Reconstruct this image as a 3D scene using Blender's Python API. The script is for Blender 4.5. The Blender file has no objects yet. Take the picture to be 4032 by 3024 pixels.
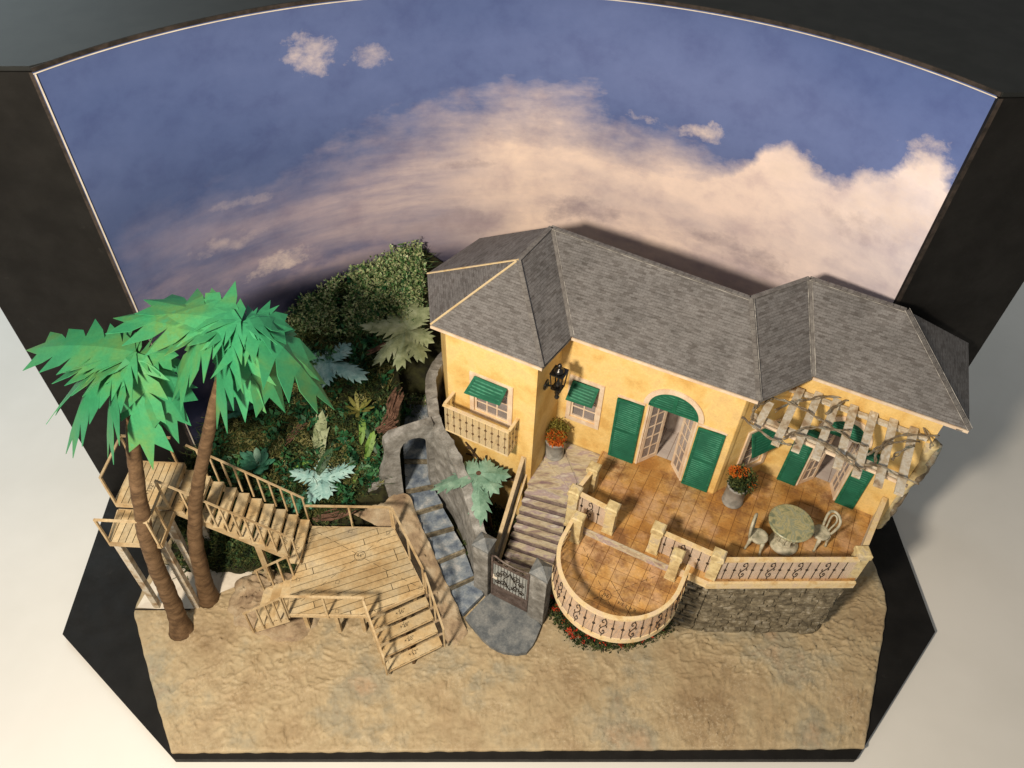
import bpy, math, random
from mathutils import Vector as V, Matrix, noise
random.seed(7)
sc = bpy.context.scene
col = sc.collection
# ------------------------------------------------------------------ camera (1 unit = 1 foot of the set model)
cam = bpy.data.cameras.new('Camera'); camo = bpy.data.objects.new('Camera', cam); col.objects.link(camo)
cam.sensor_width = 36.0; cam.lens = 27.05; cam.clip_start = 0.5; cam.clip_end = 2000
camo.matrix_world = Matrix(((0.999293, -0.037602, 0.0, 0.0), (0.027211, 0.723155, -0.690149, 0.0),
                            (0.025951, 0.689661, 0.723667, 56.34), (0, 0, 0, 1)))
sc.camera = camo
# ------------------------------------------------------------------ light: a dim room, a warm lamp front left, a cool window far left
world = bpy.data.worlds.new('World'); sc.world = world; world.use_nodes = True
bg = world.node_tree.nodes['Background']; bg.inputs[0].default_value = (0.92, 0.91, 0.88, 1); bg.inputs[1].default_value = 0.28

def area(name, loc, target, size, power, colr, sy=None):
    l = bpy.data.lights.new(name, 'AREA'); l.energy = power; l.color = colr; l.size = size
    if sy: l.shape = 'RECTANGLE'; l.size_y = sy
    else: l.shape = 'DISK'
    o = bpy.data.objects.new(name, l); col.objects.link(o); o.location = loc
    o.rotation_euler = (V(target) - V(loc)).to_track_quat('-Z', 'Y').to_euler()
    return o
area('lamp_warm', (-23, -10, 59), (4, 36, 8), 6.5, 66000, (1.0, 0.85, 0.665))
area('window_cool', (-98, 118, 78), (-34, 38, 8), 62, 62000, (0.78, 0.93, 0.97), 44)
sc.view_settings.view_transform = 'Standard'; sc.view_settings.look = 'None'
sc.view_settings.exposure = 0.0; sc.view_settings.gamma = 1.0; sc.view_settings.use_curve_mapping = False
sc.render.resolution_x = 1024; sc.render.resolution_y = 768

# ------------------------------------------------------------------ materials
MATS = {}
def nodes(name):
    m = bpy.data.materials.new(name); m.use_nodes = True; nt = m.node_tree; nt.nodes.clear()
    out = nt.nodes.new('ShaderNodeOutputMaterial'); b = nt.nodes.new('ShaderNodeBsdfPrincipled')
    nt.links.new(b.outputs[0], out.inputs[0]); MATS[name] = m
    return m, nt, b, out
def N(nt, typ, **kw):
    n = nt.nodes.new(typ)
    for k, v in kw.items():
        if k.startswith('i_'): n.inputs[k[2:].replace('_', ' ')].default_value = v
        else: setattr(n, k, v)
    return n
def ramp(nt, fac, stops, interp='LINEAR'):
    r = nt.nodes.new('ShaderNodeValToRGB'); r.color_ramp.interpolation = interp
    e = r.color_ramp.elements
    while len(e) < len(stops): e.new(0.5)
    for el, (p, c) in zip(e, stops): el.position = p; el.color = tuple(c) + ((1,) if len(c) == 3 else ())
    if fac is not None: nt.links.new(fac, r.inputs[0])
    return r
def mix(nt, fac, a, b, blend='MIX'):
    m = nt.nodes.new('ShaderNodeMix'); m.data_type = 'RGBA'; m.blend_type = blend
    for s, v in ((0, fac), (6, a), (7, b)):
        if isinstance(v, (int, float)): m.inputs[s].default_value = v
        elif isinstance(v, tuple): m.inputs[s].default_value = tuple(v) + ((1,) if len(v) == 3 else ())
        else: nt.links.new(v, m.inputs[s])
    return m.outputs[2]
def pos(nt): return nt.nodes.new('ShaderNodeNewGeometry').outputs['Position']
def noise_n(nt, scale, detail=4, rough=.55, dist=0, vec=None):
    dist = min(dist, .18) if dist < 2 else dist * .5
    n = nt.nodes.new('ShaderNodeTexNoise'); n.inputs['Scale'].default_value = scale; n.inputs['Detail'].default_value = detail
    n.inputs['Roughness'].default_value = rough; n.inputs['Distortion'].default_value = dist
    nt.links.new(vec if vec is not None else pos(nt), n.inputs['Vector']); return n.outputs[0]
def bump(nt, b, h, strength, dist=.05):
    k = nt.nodes.new('ShaderNodeBump'); k.inputs['Strength'].default_value = strength; k.inputs['Distance'].default_value = dist
    nt.links.new(h, k.inputs['Height']); nt.links.new(k.outputs[0], b.inputs['Normal'])
def mat(name, stops, scale=1.0, rough=.7, detail=5, dist=.6, b=.0, bs=8.0, fine=.0, fs=30.0, spec=.35, per=0.0, stretch=None):
    m, nt, bs_, out = nodes(name)
    vec = None
    if stretch:
        mp = nt.nodes.new('ShaderNodeMapping'); mp.inputs['Scale'].default_value = stretch
        nt.links.new(pos(nt), mp.inputs[0]); vec = mp.outputs[0]
    stops = [(.5 + (p_ - .5) * .58, c_) for p_, c_ in stops]
    c = ramp(nt, noise_n(nt, scale, detail, .6, dist, vec), stops).outputs[0]
    if fine:
        f = ramp(nt, noise_n(nt, fs, 3, .7, 0, vec), [(.3, (1 - fine,) * 3), (.7, (1 + fine,) * 3)]).outputs[0]
        c = mix(nt, 1.0, c, f, 'MULTIPLY')
    if per:
        oi = nt.nodes.new('ShaderNodeObjectInfo')
        f = ramp(nt, oi.outputs['Random'], [(0, (1 - per,) * 3), (1, (1 + per,) * 3)]).outputs[0]
        c = mix(nt, 1.0, c, f, 'MULTIPLY')
    nt.links.new(c, bs_.inputs['Base Color'])
    bs_.inputs['Roughness'].default_value = rough; bs_.inputs['Specular IOR Level'].default_value = spec
    if b: bump(nt, bs_, noise_n(nt, bs, 6, .6, .5, vec), b)
    return m
def black_board():
    m, nt, b, out = nodes('black')
    c = ramp(nt, noise_n(nt, .5, 6, .6), [(.35, (.005, .0046, .0042)), (.65, (.0095, .009, .0085))]).outputs[0]
    sc_ = mix(nt, 1., ramp(nt, noise_n(nt, 1.3, 9, .78), [(.60, (0,) * 3), (.74, (.8,) * 3)]).outputs[0], ramp(nt, noise_n(nt, .25, 2, .5), [(.45, (0,) * 3), (.62, (1,) * 3)]).outputs[0], 'MULTIPLY')
    c = mix(nt, sc_, c, (.034, .033, .031))
    c = mix(nt, 1., c, ramp(nt, noise_n(nt, 34, 3, .8), [(.3, (.7,) * 3), (.7, (1.35,) * 3)]).outputs[0], 'MULTIPLY')
    nt.links.new(c, b.inputs['Base Color']); b.inputs['Specular IOR Level'].default_value = .22
    nt.links.new(ramp(nt, noise_n(nt, .8, 7, .7), [(.3, (.5,) * 3), (.7, (.72,) * 3)]).outputs[0], b.inputs['Roughness'])
black_board()
mat('black_top', [(.3, (.010, .012, .012)), (.7, (.015, .017, .017))], .6, .68, fine=.15, fs=40, spec=.32)
mat('black_edge', [(.3, (.014, .011, .009)), (.7, (.045, .034, .028))], 1.5, .8)
mat('tabletop', [(.3, (.67, .665, .635)), (.7, (.73, .725, .70))], .05, .45, spec=.3)
mat('old_paper', [(.3, (.22, .21, .20)), (.55, (.45, .43, .40)), (.7, (.62, .60, .56))], 2.2, .8)
mat('paper_white', [(.3, (.62, .56, .48)), (.7, (.74, .69, .60))], 1.2, .8)
def sand():
    m, nt, b, out = nodes('sand')
    c = ramp(nt, noise_n(nt, .16, 7, .6, .1), [(.30, (.26, .185, .105)), (.42, (.36, .275, .165)), (.52, (.41, .33, .205)), (.60, (.315, .28, .20)), (.70, (.40, .285, .18))]).outputs[0]
    c2 = ramp(nt, noise_n(nt, 1.1, 9, .68, .1), [(.32, (.80, .77, .72)), (.5, (1, 1, 1)), (.68, (1.16, 1.16, 1.14))]).outputs[0]
    c = mix(nt, 1., c, c2, 'MULTIPLY')
    sp_ = ramp(nt, noise_n(nt, 4.5, 8, .75, 0), [(.50, (0,) * 3), (.66, (1,) * 3)]).outputs[0]
    pt = ramp(nt, noise_n(nt, .22, 3, .5, 0), [(.45, (0,) * 3), (.62, (.55,) * 3)]).outputs[0]
    c = mix(nt, mix(nt, 1., sp_, pt, 'MULTIPLY'), c, (.62, .53, .38))
    nt.links.new(c, b.inputs['Base Color']); b.inputs['Roughness'].default_value = .62; b.inputs['Specular IOR Level'].default_value = .3
    n1 = nt.nodes.new('ShaderNodeTexNoise'); n1.noise_type = 'RIDGED_MULTIFRACTAL'; n1.inputs['Scale'].default_value = 2.2; n1.inputs['Detail'].default_value = 7; n1.inputs['Roughness'].default_value = .62; n1.inputs['Distortion'].default_value = .5
    nt.links.new(pos(nt), n1.inputs['Vector'])
    bump(nt, b, n1.outputs[0], .5, .085)
sand()
mat('earth', [(.25, (.22, .155, .10)), (.5, (.35, .265, .17)), (.75, (.44, .365, .255))], .6, .8, 8, 1., b=.8, bs=3, fine=.15, fs=12)
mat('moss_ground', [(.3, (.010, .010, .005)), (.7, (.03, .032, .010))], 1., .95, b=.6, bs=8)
mat('stucco', [(.25, (.64, .40, .125)), (.45, (.75, .52, .19)), (.6, (.79, .575, .24)), (.8, (.71, .50, .22))], .45, .7, 8, .8, b=.5, bs=3.2, fine=.09, fs=7)
mat('trim', [(.3, (.66, .50, .36)), (.7, (.76, .64, .50))], 1.5, .6, fine=.08)
mat('green_paint', [(.2, (.009, .090, .050)), (.5, (.013, .125, .070)), (.8, (.024, .17, .10))], .9, .58, 5, 0, fine=.16, fs=10, spec=.22, stretch=(.6, .6, 4))
mat('wood', [(.2, (.33, .225, .115)), (.42, (.47, .345, .19)), (.6, (.54, .425, .26)), (.8, (.42, .325, .20))], .55, .6, 6, .8, fine=.16, fs=5, per=.10, stretch=(1, 1, 1))
mat('plank', [(.2, (.41, .28, .135)), (.42, (.50, .375, .205)), (.6, (.53, .43, .265)), (.8, (.43, .36, .25))], .45, .55, 7, 1.2, fine=.16, fs=4, per=.15)
def louvre_mat():
    m, nt, b, out = nodes('green_louvre_highlit')
    sp_ = nt.nodes.new('ShaderNodeSeparateXYZ'); nt.links.new(pos(nt), sp_.inputs[0])
    w_ = nt.nodes.new('ShaderNodeMath'); w_.operation = 'SINE'; a_ = nt.nodes.new('ShaderNodeMath'); a_.operation = 'MULTIPLY'; nt.links.new(sp_.outputs[2], a_.inputs[0]); a_.inputs[1].default_value = 2 * math.pi / .22; nt.links.new(a_.outputs[0], w_.inputs[0])
    h_ = nt.nodes.new('ShaderNodeMath'); h_.operation = 'MULTIPLY'; nt.links.new(w_.outputs[0], h_.inputs[0]); nt.links.new(noise_n(nt, 3, 4, .6), h_.inputs[1])
    c = ramp(nt, h_.outputs[0], [(.0, (.009, .095, .055)), (.28, (.013, .125, .07)), (.55, (.06, .24, .155))]).outputs[0]  # paler stripes paint slat-edge highlights into the green
    c = mix(nt, 1., c, ramp(nt, noise_n(nt, .9, 5, .6), [(.3, (.8,) * 3), (.7, (1.25,) * 3)]).outputs[0], 'MULTIPLY')
    nt.links.new(c, b.inputs['Base Color']); b.inputs['Roughness'].default_value = .6; b.inputs['Specular IOR Level'].default_value = .2
louvre_mat()
mat('ink', [(.3, (.02, .014, .008)), (.7, (.03, .02, .012))], 1., .8)
mat('iron', [(.3, (.012, .008, .006)), (.7, (.03, .02, .015))], 2., .45)
mat('lantern_black', [(.3, (.006, .006, .006)), (.7, (.012, .011, .010))], 3., .22, spec=.6, b=.3, bs=9)
def tile_mat():
    m, nt, b, out = nodes('tile')
    c = ramp(nt, noise_n(nt, .34, 6, .62), [(.30, (.33, .155, .042)), (.43, (.44, .225, .065)), (.54, (.54, .32, .115)), (.64, (.58, .38, .20)), (.74, (.48, .26, .085))]).outputs[0]
    st_ = ramp(nt, noise_n(nt, .55, 9, .72), [(.47, (0,) * 3), (.62, (.85,) * 3)]).outputs[0]
    c = mix(nt, st_, c, (.21, .10, .045))
    pk = ramp(nt, noise_n(nt, .42, 5, .6, 0, None), [(.56, (0,) * 3), (.68, (.6,) * 3)]).outputs[0]
    c = mix(nt, pk, c, (.62, .40, .24))
    fn = ramp(nt, noise_n(nt, 6, 6, .75), [(.3, (.78,) * 3), (.7, (1.2,) * 3)]).outputs[0]; c = mix(nt, 1., c, fn, 'MULTIPLY')
    oi = nt.nodes.new('ShaderNodeObjectInfo'); c = mix(nt, 1., c, ramp(nt, oi.outputs['Random'], [(0, (.9,) * 3), (1, (1.08,) * 3)]).outputs[0], 'MULTIPLY')
    nt.links.new(c, b.inputs['Base Color']); b.inputs['Roughness'].default_value = .36; b.inputs['Specular IOR Level'].default_value = .4
    bump(nt, b, noise_n(nt, 4, 7, .7), .25)
tile_mat()
mat('grout', [(.3, (.14, .062, .02)), (.7, (.22, .10, .035))], 2., .8)
mat('post_stone', [(.2, (.40, .30, .15)), (.42, (.56, .45, .24)), (.55, (.66, .55, .30)), (.68, (.50, .42, .29)), (.85, (.62, .54, .36))], 1.1, .7, 3, 1.5, b=.3, bs=6, fine=.08, fs=10)
mat('rail_cream', [(.25, (.60, .42, .20)), (.5, (.72, .58, .34)), (.75, (.66, .52, .36))], 1.4, .6, 5, 1., fine=.1, fs=9)
mat('wall_stone', [(.2, (.075, .064, .045)), (.45, (.16, .135, .092)), (.6, (.22, .19, .13)), (.8, (.34, .31, .25))], 2.2, .7, 7, 1.2, b=.8, bs=7, fine=.3, fs=12, per=.18)
mat('mortar_dark', [(.3, (.025, .02, .014)), (.7, (.05, .042, .03))], 3., .9, b=.5)
mat('grey_stone', [(.22, (.13, .127, .118)), (.45, (.21, .207, .195)), (.6, (.26, .26, .25)), (.8, (.37, .37, .36))], 1.2, .7, 8, 1.0, b=.6, bs=6, fine=.2, fs=10)
mat('slate', [(.22, (.09, .12, .175)), (.42, (.175, .215, .27)), (.58, (.26, .30, .34)), (.75, (.42, .435, .45))], 1.1, .6, 10, .6, b=.3, bs=6, fine=.22, fs=9)
mat('slab_grey', [(.25, (.10, .115, .13)), (.5, (.16, .175, .185)), (.75, (.24, .25, .25))], 1.4, .6, 10, .8, b=.25, bs=6, fine=.18, fs=9)
mat('stair_riser_shaded', [(.25, (.11, .08, .085)), (.5, (.20, .15, .15)), (.75, (.30, .25, .20))], 1.3, .7, 6, 1.2, b=.3, bs=7, fine=.2, fs=9)  # purplish stair stone, darkened in its colour to stand for shade on the risers
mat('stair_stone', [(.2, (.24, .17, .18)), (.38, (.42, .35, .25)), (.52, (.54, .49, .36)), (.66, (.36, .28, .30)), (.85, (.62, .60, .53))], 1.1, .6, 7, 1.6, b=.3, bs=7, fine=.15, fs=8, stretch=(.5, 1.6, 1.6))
mat('gate_metal', [(.3, (.075, .055, .048)), (.7, (.14, .11, .10))], 2., .45, fine=.15)
mat('concrete_pot', [(.25, (.20, .20, .19)), (.5, (.30, .30, .285)), (.8, (.38, .38, .36))], 1.6, .75, 6, .8, b=.25, bs=9)
mat('marble_green', [(.25, (.16, .19, .13)), (.42, (.30, .30, .17)), (.52, (.44, .40, .22)), (.62, (.24, .27, .19)), (.8, (.36, .37, .26))], 1.1, .38, 4, 4.0, spec=.5)
mat('chair_paint', [(.25, (.26, .26, .19)), (.5, (.44, .42, .32)), (.8, (.56, .53, .42))], 2.5, .55, 5, 1.2, b=.15)
mat('bark', [(.25, (.075, .042, .020)), (.5, (.125, .074, .036)), (.75, (.18, .11, .058))], 1.2, .75, 8, .5, b=.5, bs=4, fine=.2, fs=9, stretch=(1, 1, 2.2))
mat('vine_wood', [(.25, (.11, .08, .05)), (.5, (.21, .165, .11)), (.66, (.27, .25, .20)), (.85, (.10, .13, .115))], 1.6, .8, 6, .8, b=.6, bs=10, fine=.2, fs=14)
mat('slat_wood', [(.2, (.30, .21, .13)), (.40, (.50, .43, .32)), (.55, (.58, .55, .48)), (.7, (.44, .36, .25)), (.85, (.70, .69, .64))], .9, .6, 3, 1.2, fine=.12, fs=8, b=.2)
mat('palm_leaf', [(.12, (.026, .195, .088)), (.38, (.036, .255, .115)), (.55, (.050, .265, .108)), (.76, (.095, .255, .080)), (.92, (.04, .31, .155))], .30, .45, 5, 1.2, fine=.1, fs=6, spec=.35, per=.08)
mat('teal_leaf', [(.25, (.10, .21, .15)), (.55, (.19, .33, .25)), (.8, (.27, .42, .33))], 1.2, .6, 5, .8, fine=.12, fs=10)
mat('pale_leaf', [(.25, (.16, .20, .10)), (.55, (.28, .33, .19)), (.8, (.36, .41, .27))], 1.2, .6, 5, .8, fine=.12, fs=10)
mat('blue_leaf', [(.25, (.16, .34, .33)), (.55, (.30, .50, .48)), (.8, (.42, .60, .57))], 1.4, .55, 5, .8, fine=.1, fs=10)
mat('dark_leaf', [(.3, (.02, .055, .025)), (.7, (.05, .12, .055))], 1.5, .5)
mat('lime_leaf', [(.3, (.09, .19, .03)), (.7, (.17, .30, .06))], 1.5, .5)
mat('succulent', [(.3, (.03, .14, .085)), (.7, (.08, .26, .17))], 1.4, .4)
mat('olive_leaf', [(.3, (.13, .14, .03)), (.7, (.23, .22, .06))], 1.4, .55)
mat('bark_chip', [(.3, (.07, .035, .022)), (.7, (.17, .095, .065))], 1.2, .85, b=.8, bs=4, stretch=(1, 4, 1))
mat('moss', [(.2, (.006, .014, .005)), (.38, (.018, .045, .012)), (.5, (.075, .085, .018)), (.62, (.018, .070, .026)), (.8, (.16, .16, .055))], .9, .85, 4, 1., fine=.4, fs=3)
mat('moss_tip', [(.25, (.03, .10, .025)), (.42, (.10, .19, .06)), (.54, (.42, .42, .23)), (.66, (.06, .22, .07)), (.8, (.60, .56, .38))], 2.2, .8, 3, .6)
mat('bloom_orange', [(.3, (.42, .07, .008)), (.6, (.58, .14, .012)), (.8, (.45, .22, .02))], 3., .7)
mat('bloom_red', [(.3, (.35, .02, .01)), (.7, (.55, .06, .015))], 3., .7)
mat('pot_moss', [(.3, (.10, .09, .012)), (.55, (.22, .18, .03)), (.8, (.07, .10, .02))], 2.5, .85)
mat('pot_leaf', [(.3, (.012, .03, .010)), (.55, (.04, .06, .015)), (.8, (.14, .15, .04))], 2.5, .7)
mat('interior', [(.3, (.52, .45, .42)), (.7, (.60, .54, .50))], .8, .8)
mat('twig', [(.3, (.03, .018, .01)), (.7, (.07, .045, .025))], 3., .8)
mat('brass', [(.3, (.45, .38, .22)), (.7, (.6, .52, .34))], 3., .4)

def film(name, colr, alpha, rough=.25):
    m, nt, b, out = nodes(name)
    b.inputs['Base Color'].default_value = colr + (1,); b.inputs['Roughness'].default_value = rough
    f = ramp(nt, noise_n(nt, .9, 4, .6, .8), [(.3, (alpha * .75,) * 3), (.7, (min(1, alpha * 1.25),) * 3)]).outputs[0]
    nt.links.new(f, b.inputs['Alpha'])
film('gate_film', (.52, .56, .56), .5); film('acetate', (.86, .72, .60), .38); film('pane_film', (.40, .36, .36), .45, .15); film('balcony_film', (.66, .56, .36), .55)

def shingles():
    m, nt, b, out = nodes('shingle')
    uv = N(nt, 'ShaderNodeUVMap').outputs[0]
    nn = noise_n(nt, 1.2, 2, .5, 0, uv)
    wob = N(nt, 'ShaderNodeVectorMath', operation='MULTIPLY_ADD'); nt.links.new(N(nt, 'ShaderNodeTexNoise', i_Scale=1.6).outputs['Color'], wob.inputs[0])
    wob.inputs[1].default_value = (.12, .07, 0); nt.links.new(uv, wob.inputs[2])
    br = nt.nodes.new('ShaderNodeTexBrick'); nt.links.new(wob.outputs[0], br.inputs['Vector'])
    br.inputs['Scale'].default_value = 1.0; br.inputs['Brick Width'].default_value = .40; br.inputs['Row Height'].default_value = .19
    br.inputs['Mortar Size'].default_value = .012; br.inputs['Bias'].default_value = -.5; br.inputs['Mortar Smooth'].default_value = .3
    br.inputs['Color1'].default_value = (.178, .174, .176, 1); br.inputs['Color2'].default_value = (.070, .060, .056, 1); br.inputs['Mortar'].default_value = (.098, .091, .088, 1)
    v = ramp(nt, noise_n(nt, .45, 5, .6, .8), [(.3, (.80,) * 3), (.7, (1.15,) * 3)]).outputs[0]
    c = mix(nt, 1., br.outputs['Color'], v, 'MULTIPLY')
    mp_ = nt.nodes.new('ShaderNodeMapping'); mp_.inputs['Scale'].default_value = (1.3, 6.5, 1); nt.links.new(uv, mp_.inputs[0])
    c = mix(nt, 1., c, ramp(nt, noise_n(nt, 1.0, 7, .72, 0, mp_.outputs[0]), [(.36, (.62, .60, .58)), (.5, (1, 1, 1)), (.66, (1.15, 1.15, 1.15))]).outputs[0], 'MULTIPLY')
    f = ramp(nt, noise_n(nt, 28, 3, .8), [(.3, (.80,) * 3), (.7, (1.22,) * 3)]).outputs[0]
    c = mix(nt, 1., c, f, 'MULTIPLY')
    nt.links.new(c, b.inputs['Base Color']); b.inputs['Roughness'].default_value = .75; b.inputs['Specular IOR Level'].default_value = .25
    bump(nt, b, br.outputs['Fac'], -.15, .03)
shingles()
mat('ridge_paper', [(.3, (.14, .13, .125)), (.7, (.22, .21, .20))], 2., .75, fine=.25, fs=22)

def sky_print():
    m, nt, b, out = nodes('sky_print')
    uv = N(nt, 'ShaderNodeUVMap').outputs[0]
    L = nt.links.new
    def math_(op, a, c=None, clamp=False):
        n = nt.nodes.new('ShaderNodeMath'); n.operation = op; n.use_clamp = clamp
        for i, x in enumerate((a, c)):
            if x is None: continue
            if isinstance(x, (int, float)): n.inputs[i].default_value = x
            else: L(x, n.inputs[i])
        return n.outputs[0]
    # anisotropic cloud noise (u spans about 61 ft, v 37.5 ft)
    def cn(su, sv, det, dist=.4, off=(0, 0, 0), rough=.55):
        mp = nt.nodes.new('ShaderNodeMapping'); mp.inputs['Scale'].default_value = (su, sv, 1); mp.inputs['Location'].default_value = off
        L(uv, mp.inputs[0]); return noise_n(nt, 1.0, det, rough, dist, mp.outputs[0])
    warp = nt.nodes.new('ShaderNodeVectorMath'); warp.operation = 'MULTIPLY_ADD'
    wn = nt.nodes.new('ShaderNodeTexNoise'); wn.inputs['Scale'].default_value = 1.0; wn.inputs['Detail'].default_value = 9; wn.inputs['Roughness'].default_value = .62
    wm = nt.nodes.new('ShaderNodeMapping'); wm.inputs['Scale'].default_value = (17, 11, 1); L(uv, wm.inputs[0]); L(wm.outputs[0], wn.inputs['Vector'])
    ws = nt.nodes.new('ShaderNodeVectorMath'); ws.operation = 'SUBTRACT'; L(wn.outputs['Color'], ws.inputs[0]); ws.inputs[1].default_value = (.5, .5, .5)
    L(ws.outputs[0], warp.inputs[0]); warp.inputs[1].default_value = (.065, .085, 0); L(uv, warp.inputs[2])
    wuv = warp.outputs[0]
    sp = nt.nodes.new('ShaderNodeSeparateXYZ'); L(uv, sp.inputs[0]); u, v = sp.outputs[0], sp.outputs[1]
    sw = nt.nodes.new('ShaderNodeSeparateXYZ'); L(wuv, sw.inputs[0]); uw, vw = sw.outputs[0], sw.outputs[1]
    # upper outline of the cloud bank as a curve of u
    fc = nt.nodes.new('ShaderNodeFloatCurve'); cv = fc.mapping.curves[0]
    pts = [(0, .60), (.04, .67), (.10, .675), (.18, .675), (.26, .69), (.35, .725), (.407, .76), (.463, .785), (.519, .79), (.586, .785), (.633, .765), (.686, .745), (.744, .735), (.78, .75), (.80, .785), (.82, .80), (.842, .798), (.862, .78), (.885, .785), (.911, .81), (.934, .825), (.95, .86), (.968, .88), (.985, .868), (1, .845)]
    while len(cv.points) < len(pts): cv.points.new(.5, .5)
    for p, q in zip(cv.points, pts): p.location = q; p.handle_type = 'AUTO'
    fc.mapping.update(); L(uw, fc.inputs['Value'])
    d = math_('SUBTRACT', fc.outputs[0], vw)
    # softer outline in the middle and left, crisp on the right
    hard = ramp(nt, u, [(0, (.10,) * 3), (.70, (.13,) * 3), (.80, (.5,) * 3), (1, (.6,) * 3)]).outputs[0]
    dd = math_('ADD', math_('MULTIPLY', math_('MULTIPLY', d, 60), hard), math_('MULTIPLY', math_('SUBTRACT', cn(7, 9, 9, .1, (0, 0, 0), .64), .5), 1.9))
    bank = math_('SMOOTHSTEP' if False else 'ADD', dd, .35, True)
    # how bright the bank is: strong in the centre and right, thin violet veil on the left and low
    dens = ramp(nt, u, [(0, (.34,) * 3), (.15, (.48,) * 3), (.32, (.80,) * 3), (.46, (1,) * 3), (1, (1,) * 3)]).outputs[0]
    right = ramp(nt, u, [(.34, (0,) * 3), (.52, (1,) * 3)]).outputs[0]
    low = math_('MAXIMUM', ramp(nt, v, [(.40, (.25,) * 3), (.50, (.62,) * 3), (.60, (.9,) * 3), (.68, (1,) * 3)]).outputs[0], math_('MULTIPLY', right, .92))
    s1 = ramp(nt, cn(5.5, 8, 9, .1, (3, 1, 0), .62), [(.34, (.74,) * 3), (.56, (1,) * 3)]).outputs[0]
    s2 = ramp(nt, cn(3.0, 11, 9, .1, (9, 4, 0), .62), [(.36, (.22,) * 3), (.62, (1,) * 3)]).outputs[0]
    streak = mix(nt, right, s2, s1)
    cover = math_('MULTIPLY', math_('MULTIPLY', bank, dens), math_('MULTIPLY', low, streak))
    blue = ramp(nt, math_('ADD', math_('MULTIPLY', u, .55), math_('MULTIPLY', v, .45)), [(.1, (.058, .084, .175)), (.45, (.078, .114, .255)), (.75, (.108, .152, .335)), (1, (.100, .147, .345))]).outputs[0]
    tint = ramp(nt, cn(3, 4, 6, .6, (7, 2, 0)), [(.35, (.88, .90, .94)), (.65, (1.12, 1.08, 1.06))]).outputs[0]
    base = mix(nt, 1., blue, tint, 'MULTIPLY')
    hz = ramp(nt, v, [(.38, (1,) * 3), (.50, (.55,) * 3), (.66, (0,) * 3)]).outputs[0]
    base = mix(nt, math_('MULTIPLY', hz, .8), base, (.125, .115, .19))
    cream = ramp(nt, u, [(0, (.36, .30, .35)), (.3, (.60, .48, .46)), (.5, (.82, .66, .57)), (.8, (.80, .66, .61)), (1, (.78, .69, .69))]).outputs[0]
    c = mix(nt, cover, base, cream)
    c = mix(nt, 1., c, ramp(nt, cn(22, 15, 9, .1, (2, 8, 0), .65), [(.32, (.84, .83, .88)), (.5, (1, 1, 1)), (.68, (1.10, 1.09, 1.07))]).outputs[0], 'MULTIPLY')
    vs_ = math_('MULTIPLY', ramp(nt, cn(7, 10, 9, .1, (5, 3, 0), .64), [(.50, (0,) * 3), (.64, (.6,) * 3)]).outputs[0], ramp(nt, v, [(.48, (1,) * 3), (.66, (.15,) * 3), (.75, (0,) * 3)]).outputs[0])
    c = mix(nt, vs_, c, (.36, .29, .34))
    # separate puffs (lit) and grey-violet cloudlets in front of the bank
    def blob(cu, cv_, ru, rv, soft=.6, edge=.35):
        a = math_('DIVIDE', math_('SUBTRACT', uw, cu), ru); e = math_('DIVIDE', math_('SUBTRACT', vw, cv_), rv)
        r2 = math_('ADD', math_('MULTIPLY', a, a), math_('MULTIPLY', e, e))
        k = math_('MULTIPLY', math_('SUBTRACT', 1.0, r2), soft)
        return math_('ADD', k, math_('MULTIPLY', math_('SUBTRACT', cn(34, 26, 9, .1, (cu * 31, cv_ * 17, 0), .7), .52), edge * 7), True)
    def addc(c, mask, colr, k):
        return mix(nt, math_('MULTIPLY', mask, k), c, colr)
    for cu, cw, ru, rv, k in ((.268, .915, .030, .038, .75), (.335, .897, .022, .026, .55), (.655, .797, .022, .011, .7), (.722, .785, .024, .020, .9),
                              (.83, .775, .038, .038, .85), (.967, .865, .030, .045, .85), (.95, .77, .06, .06, .7), (.125, .600, .05, .018, .35), (.185, .515, .05, .026, .75), (.16, .675, .05, .012, .25)):
        c = addc(c, blob(cu, cw, ru, rv), (.74, .62, .56), k)
    for cu, cw, ru, rv, k in ((.59, .565, .060, .034, .6), (.435, .525, .050, .036, .62), (.36, .512, .034, .024, .5), (.765, .562, .05, .022, .45), (.84, .545, .07, .03, .5), (.435, .668, .04, .012, .45), (.925, .71, .05, .03, .3), (.30, .46, .09, .03, .5)):
        c = addc(c, blob(cu, cw, ru, rv), (.30, .25, .285), min(1, k * 1.7))
    # dark sea line low on the print
    dk = math_('MULTIPLY', math_('MULTIPLY', ramp(nt, v, [(.36, (1,) * 3), (.43, (.85,) * 3), (.475, (0,) * 3)]).outputs[0], ramp(nt, u, [(.40, (1,) * 3), (.56, (.25,) * 3)]).outputs[0]), ramp(nt, cn(8, 5, 6, .5), [(.25, (.3,) * 3), (.55, (1,) * 3)]).outputs[0])
    c = mix(nt, dk, c, (.020, .024, .055))
    L(c, b.inputs['Base Color']); b.inputs['Roughness'].default_value = .6; b.inputs['Specular IOR Level'].default_value = .1
sky_print()

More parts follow.
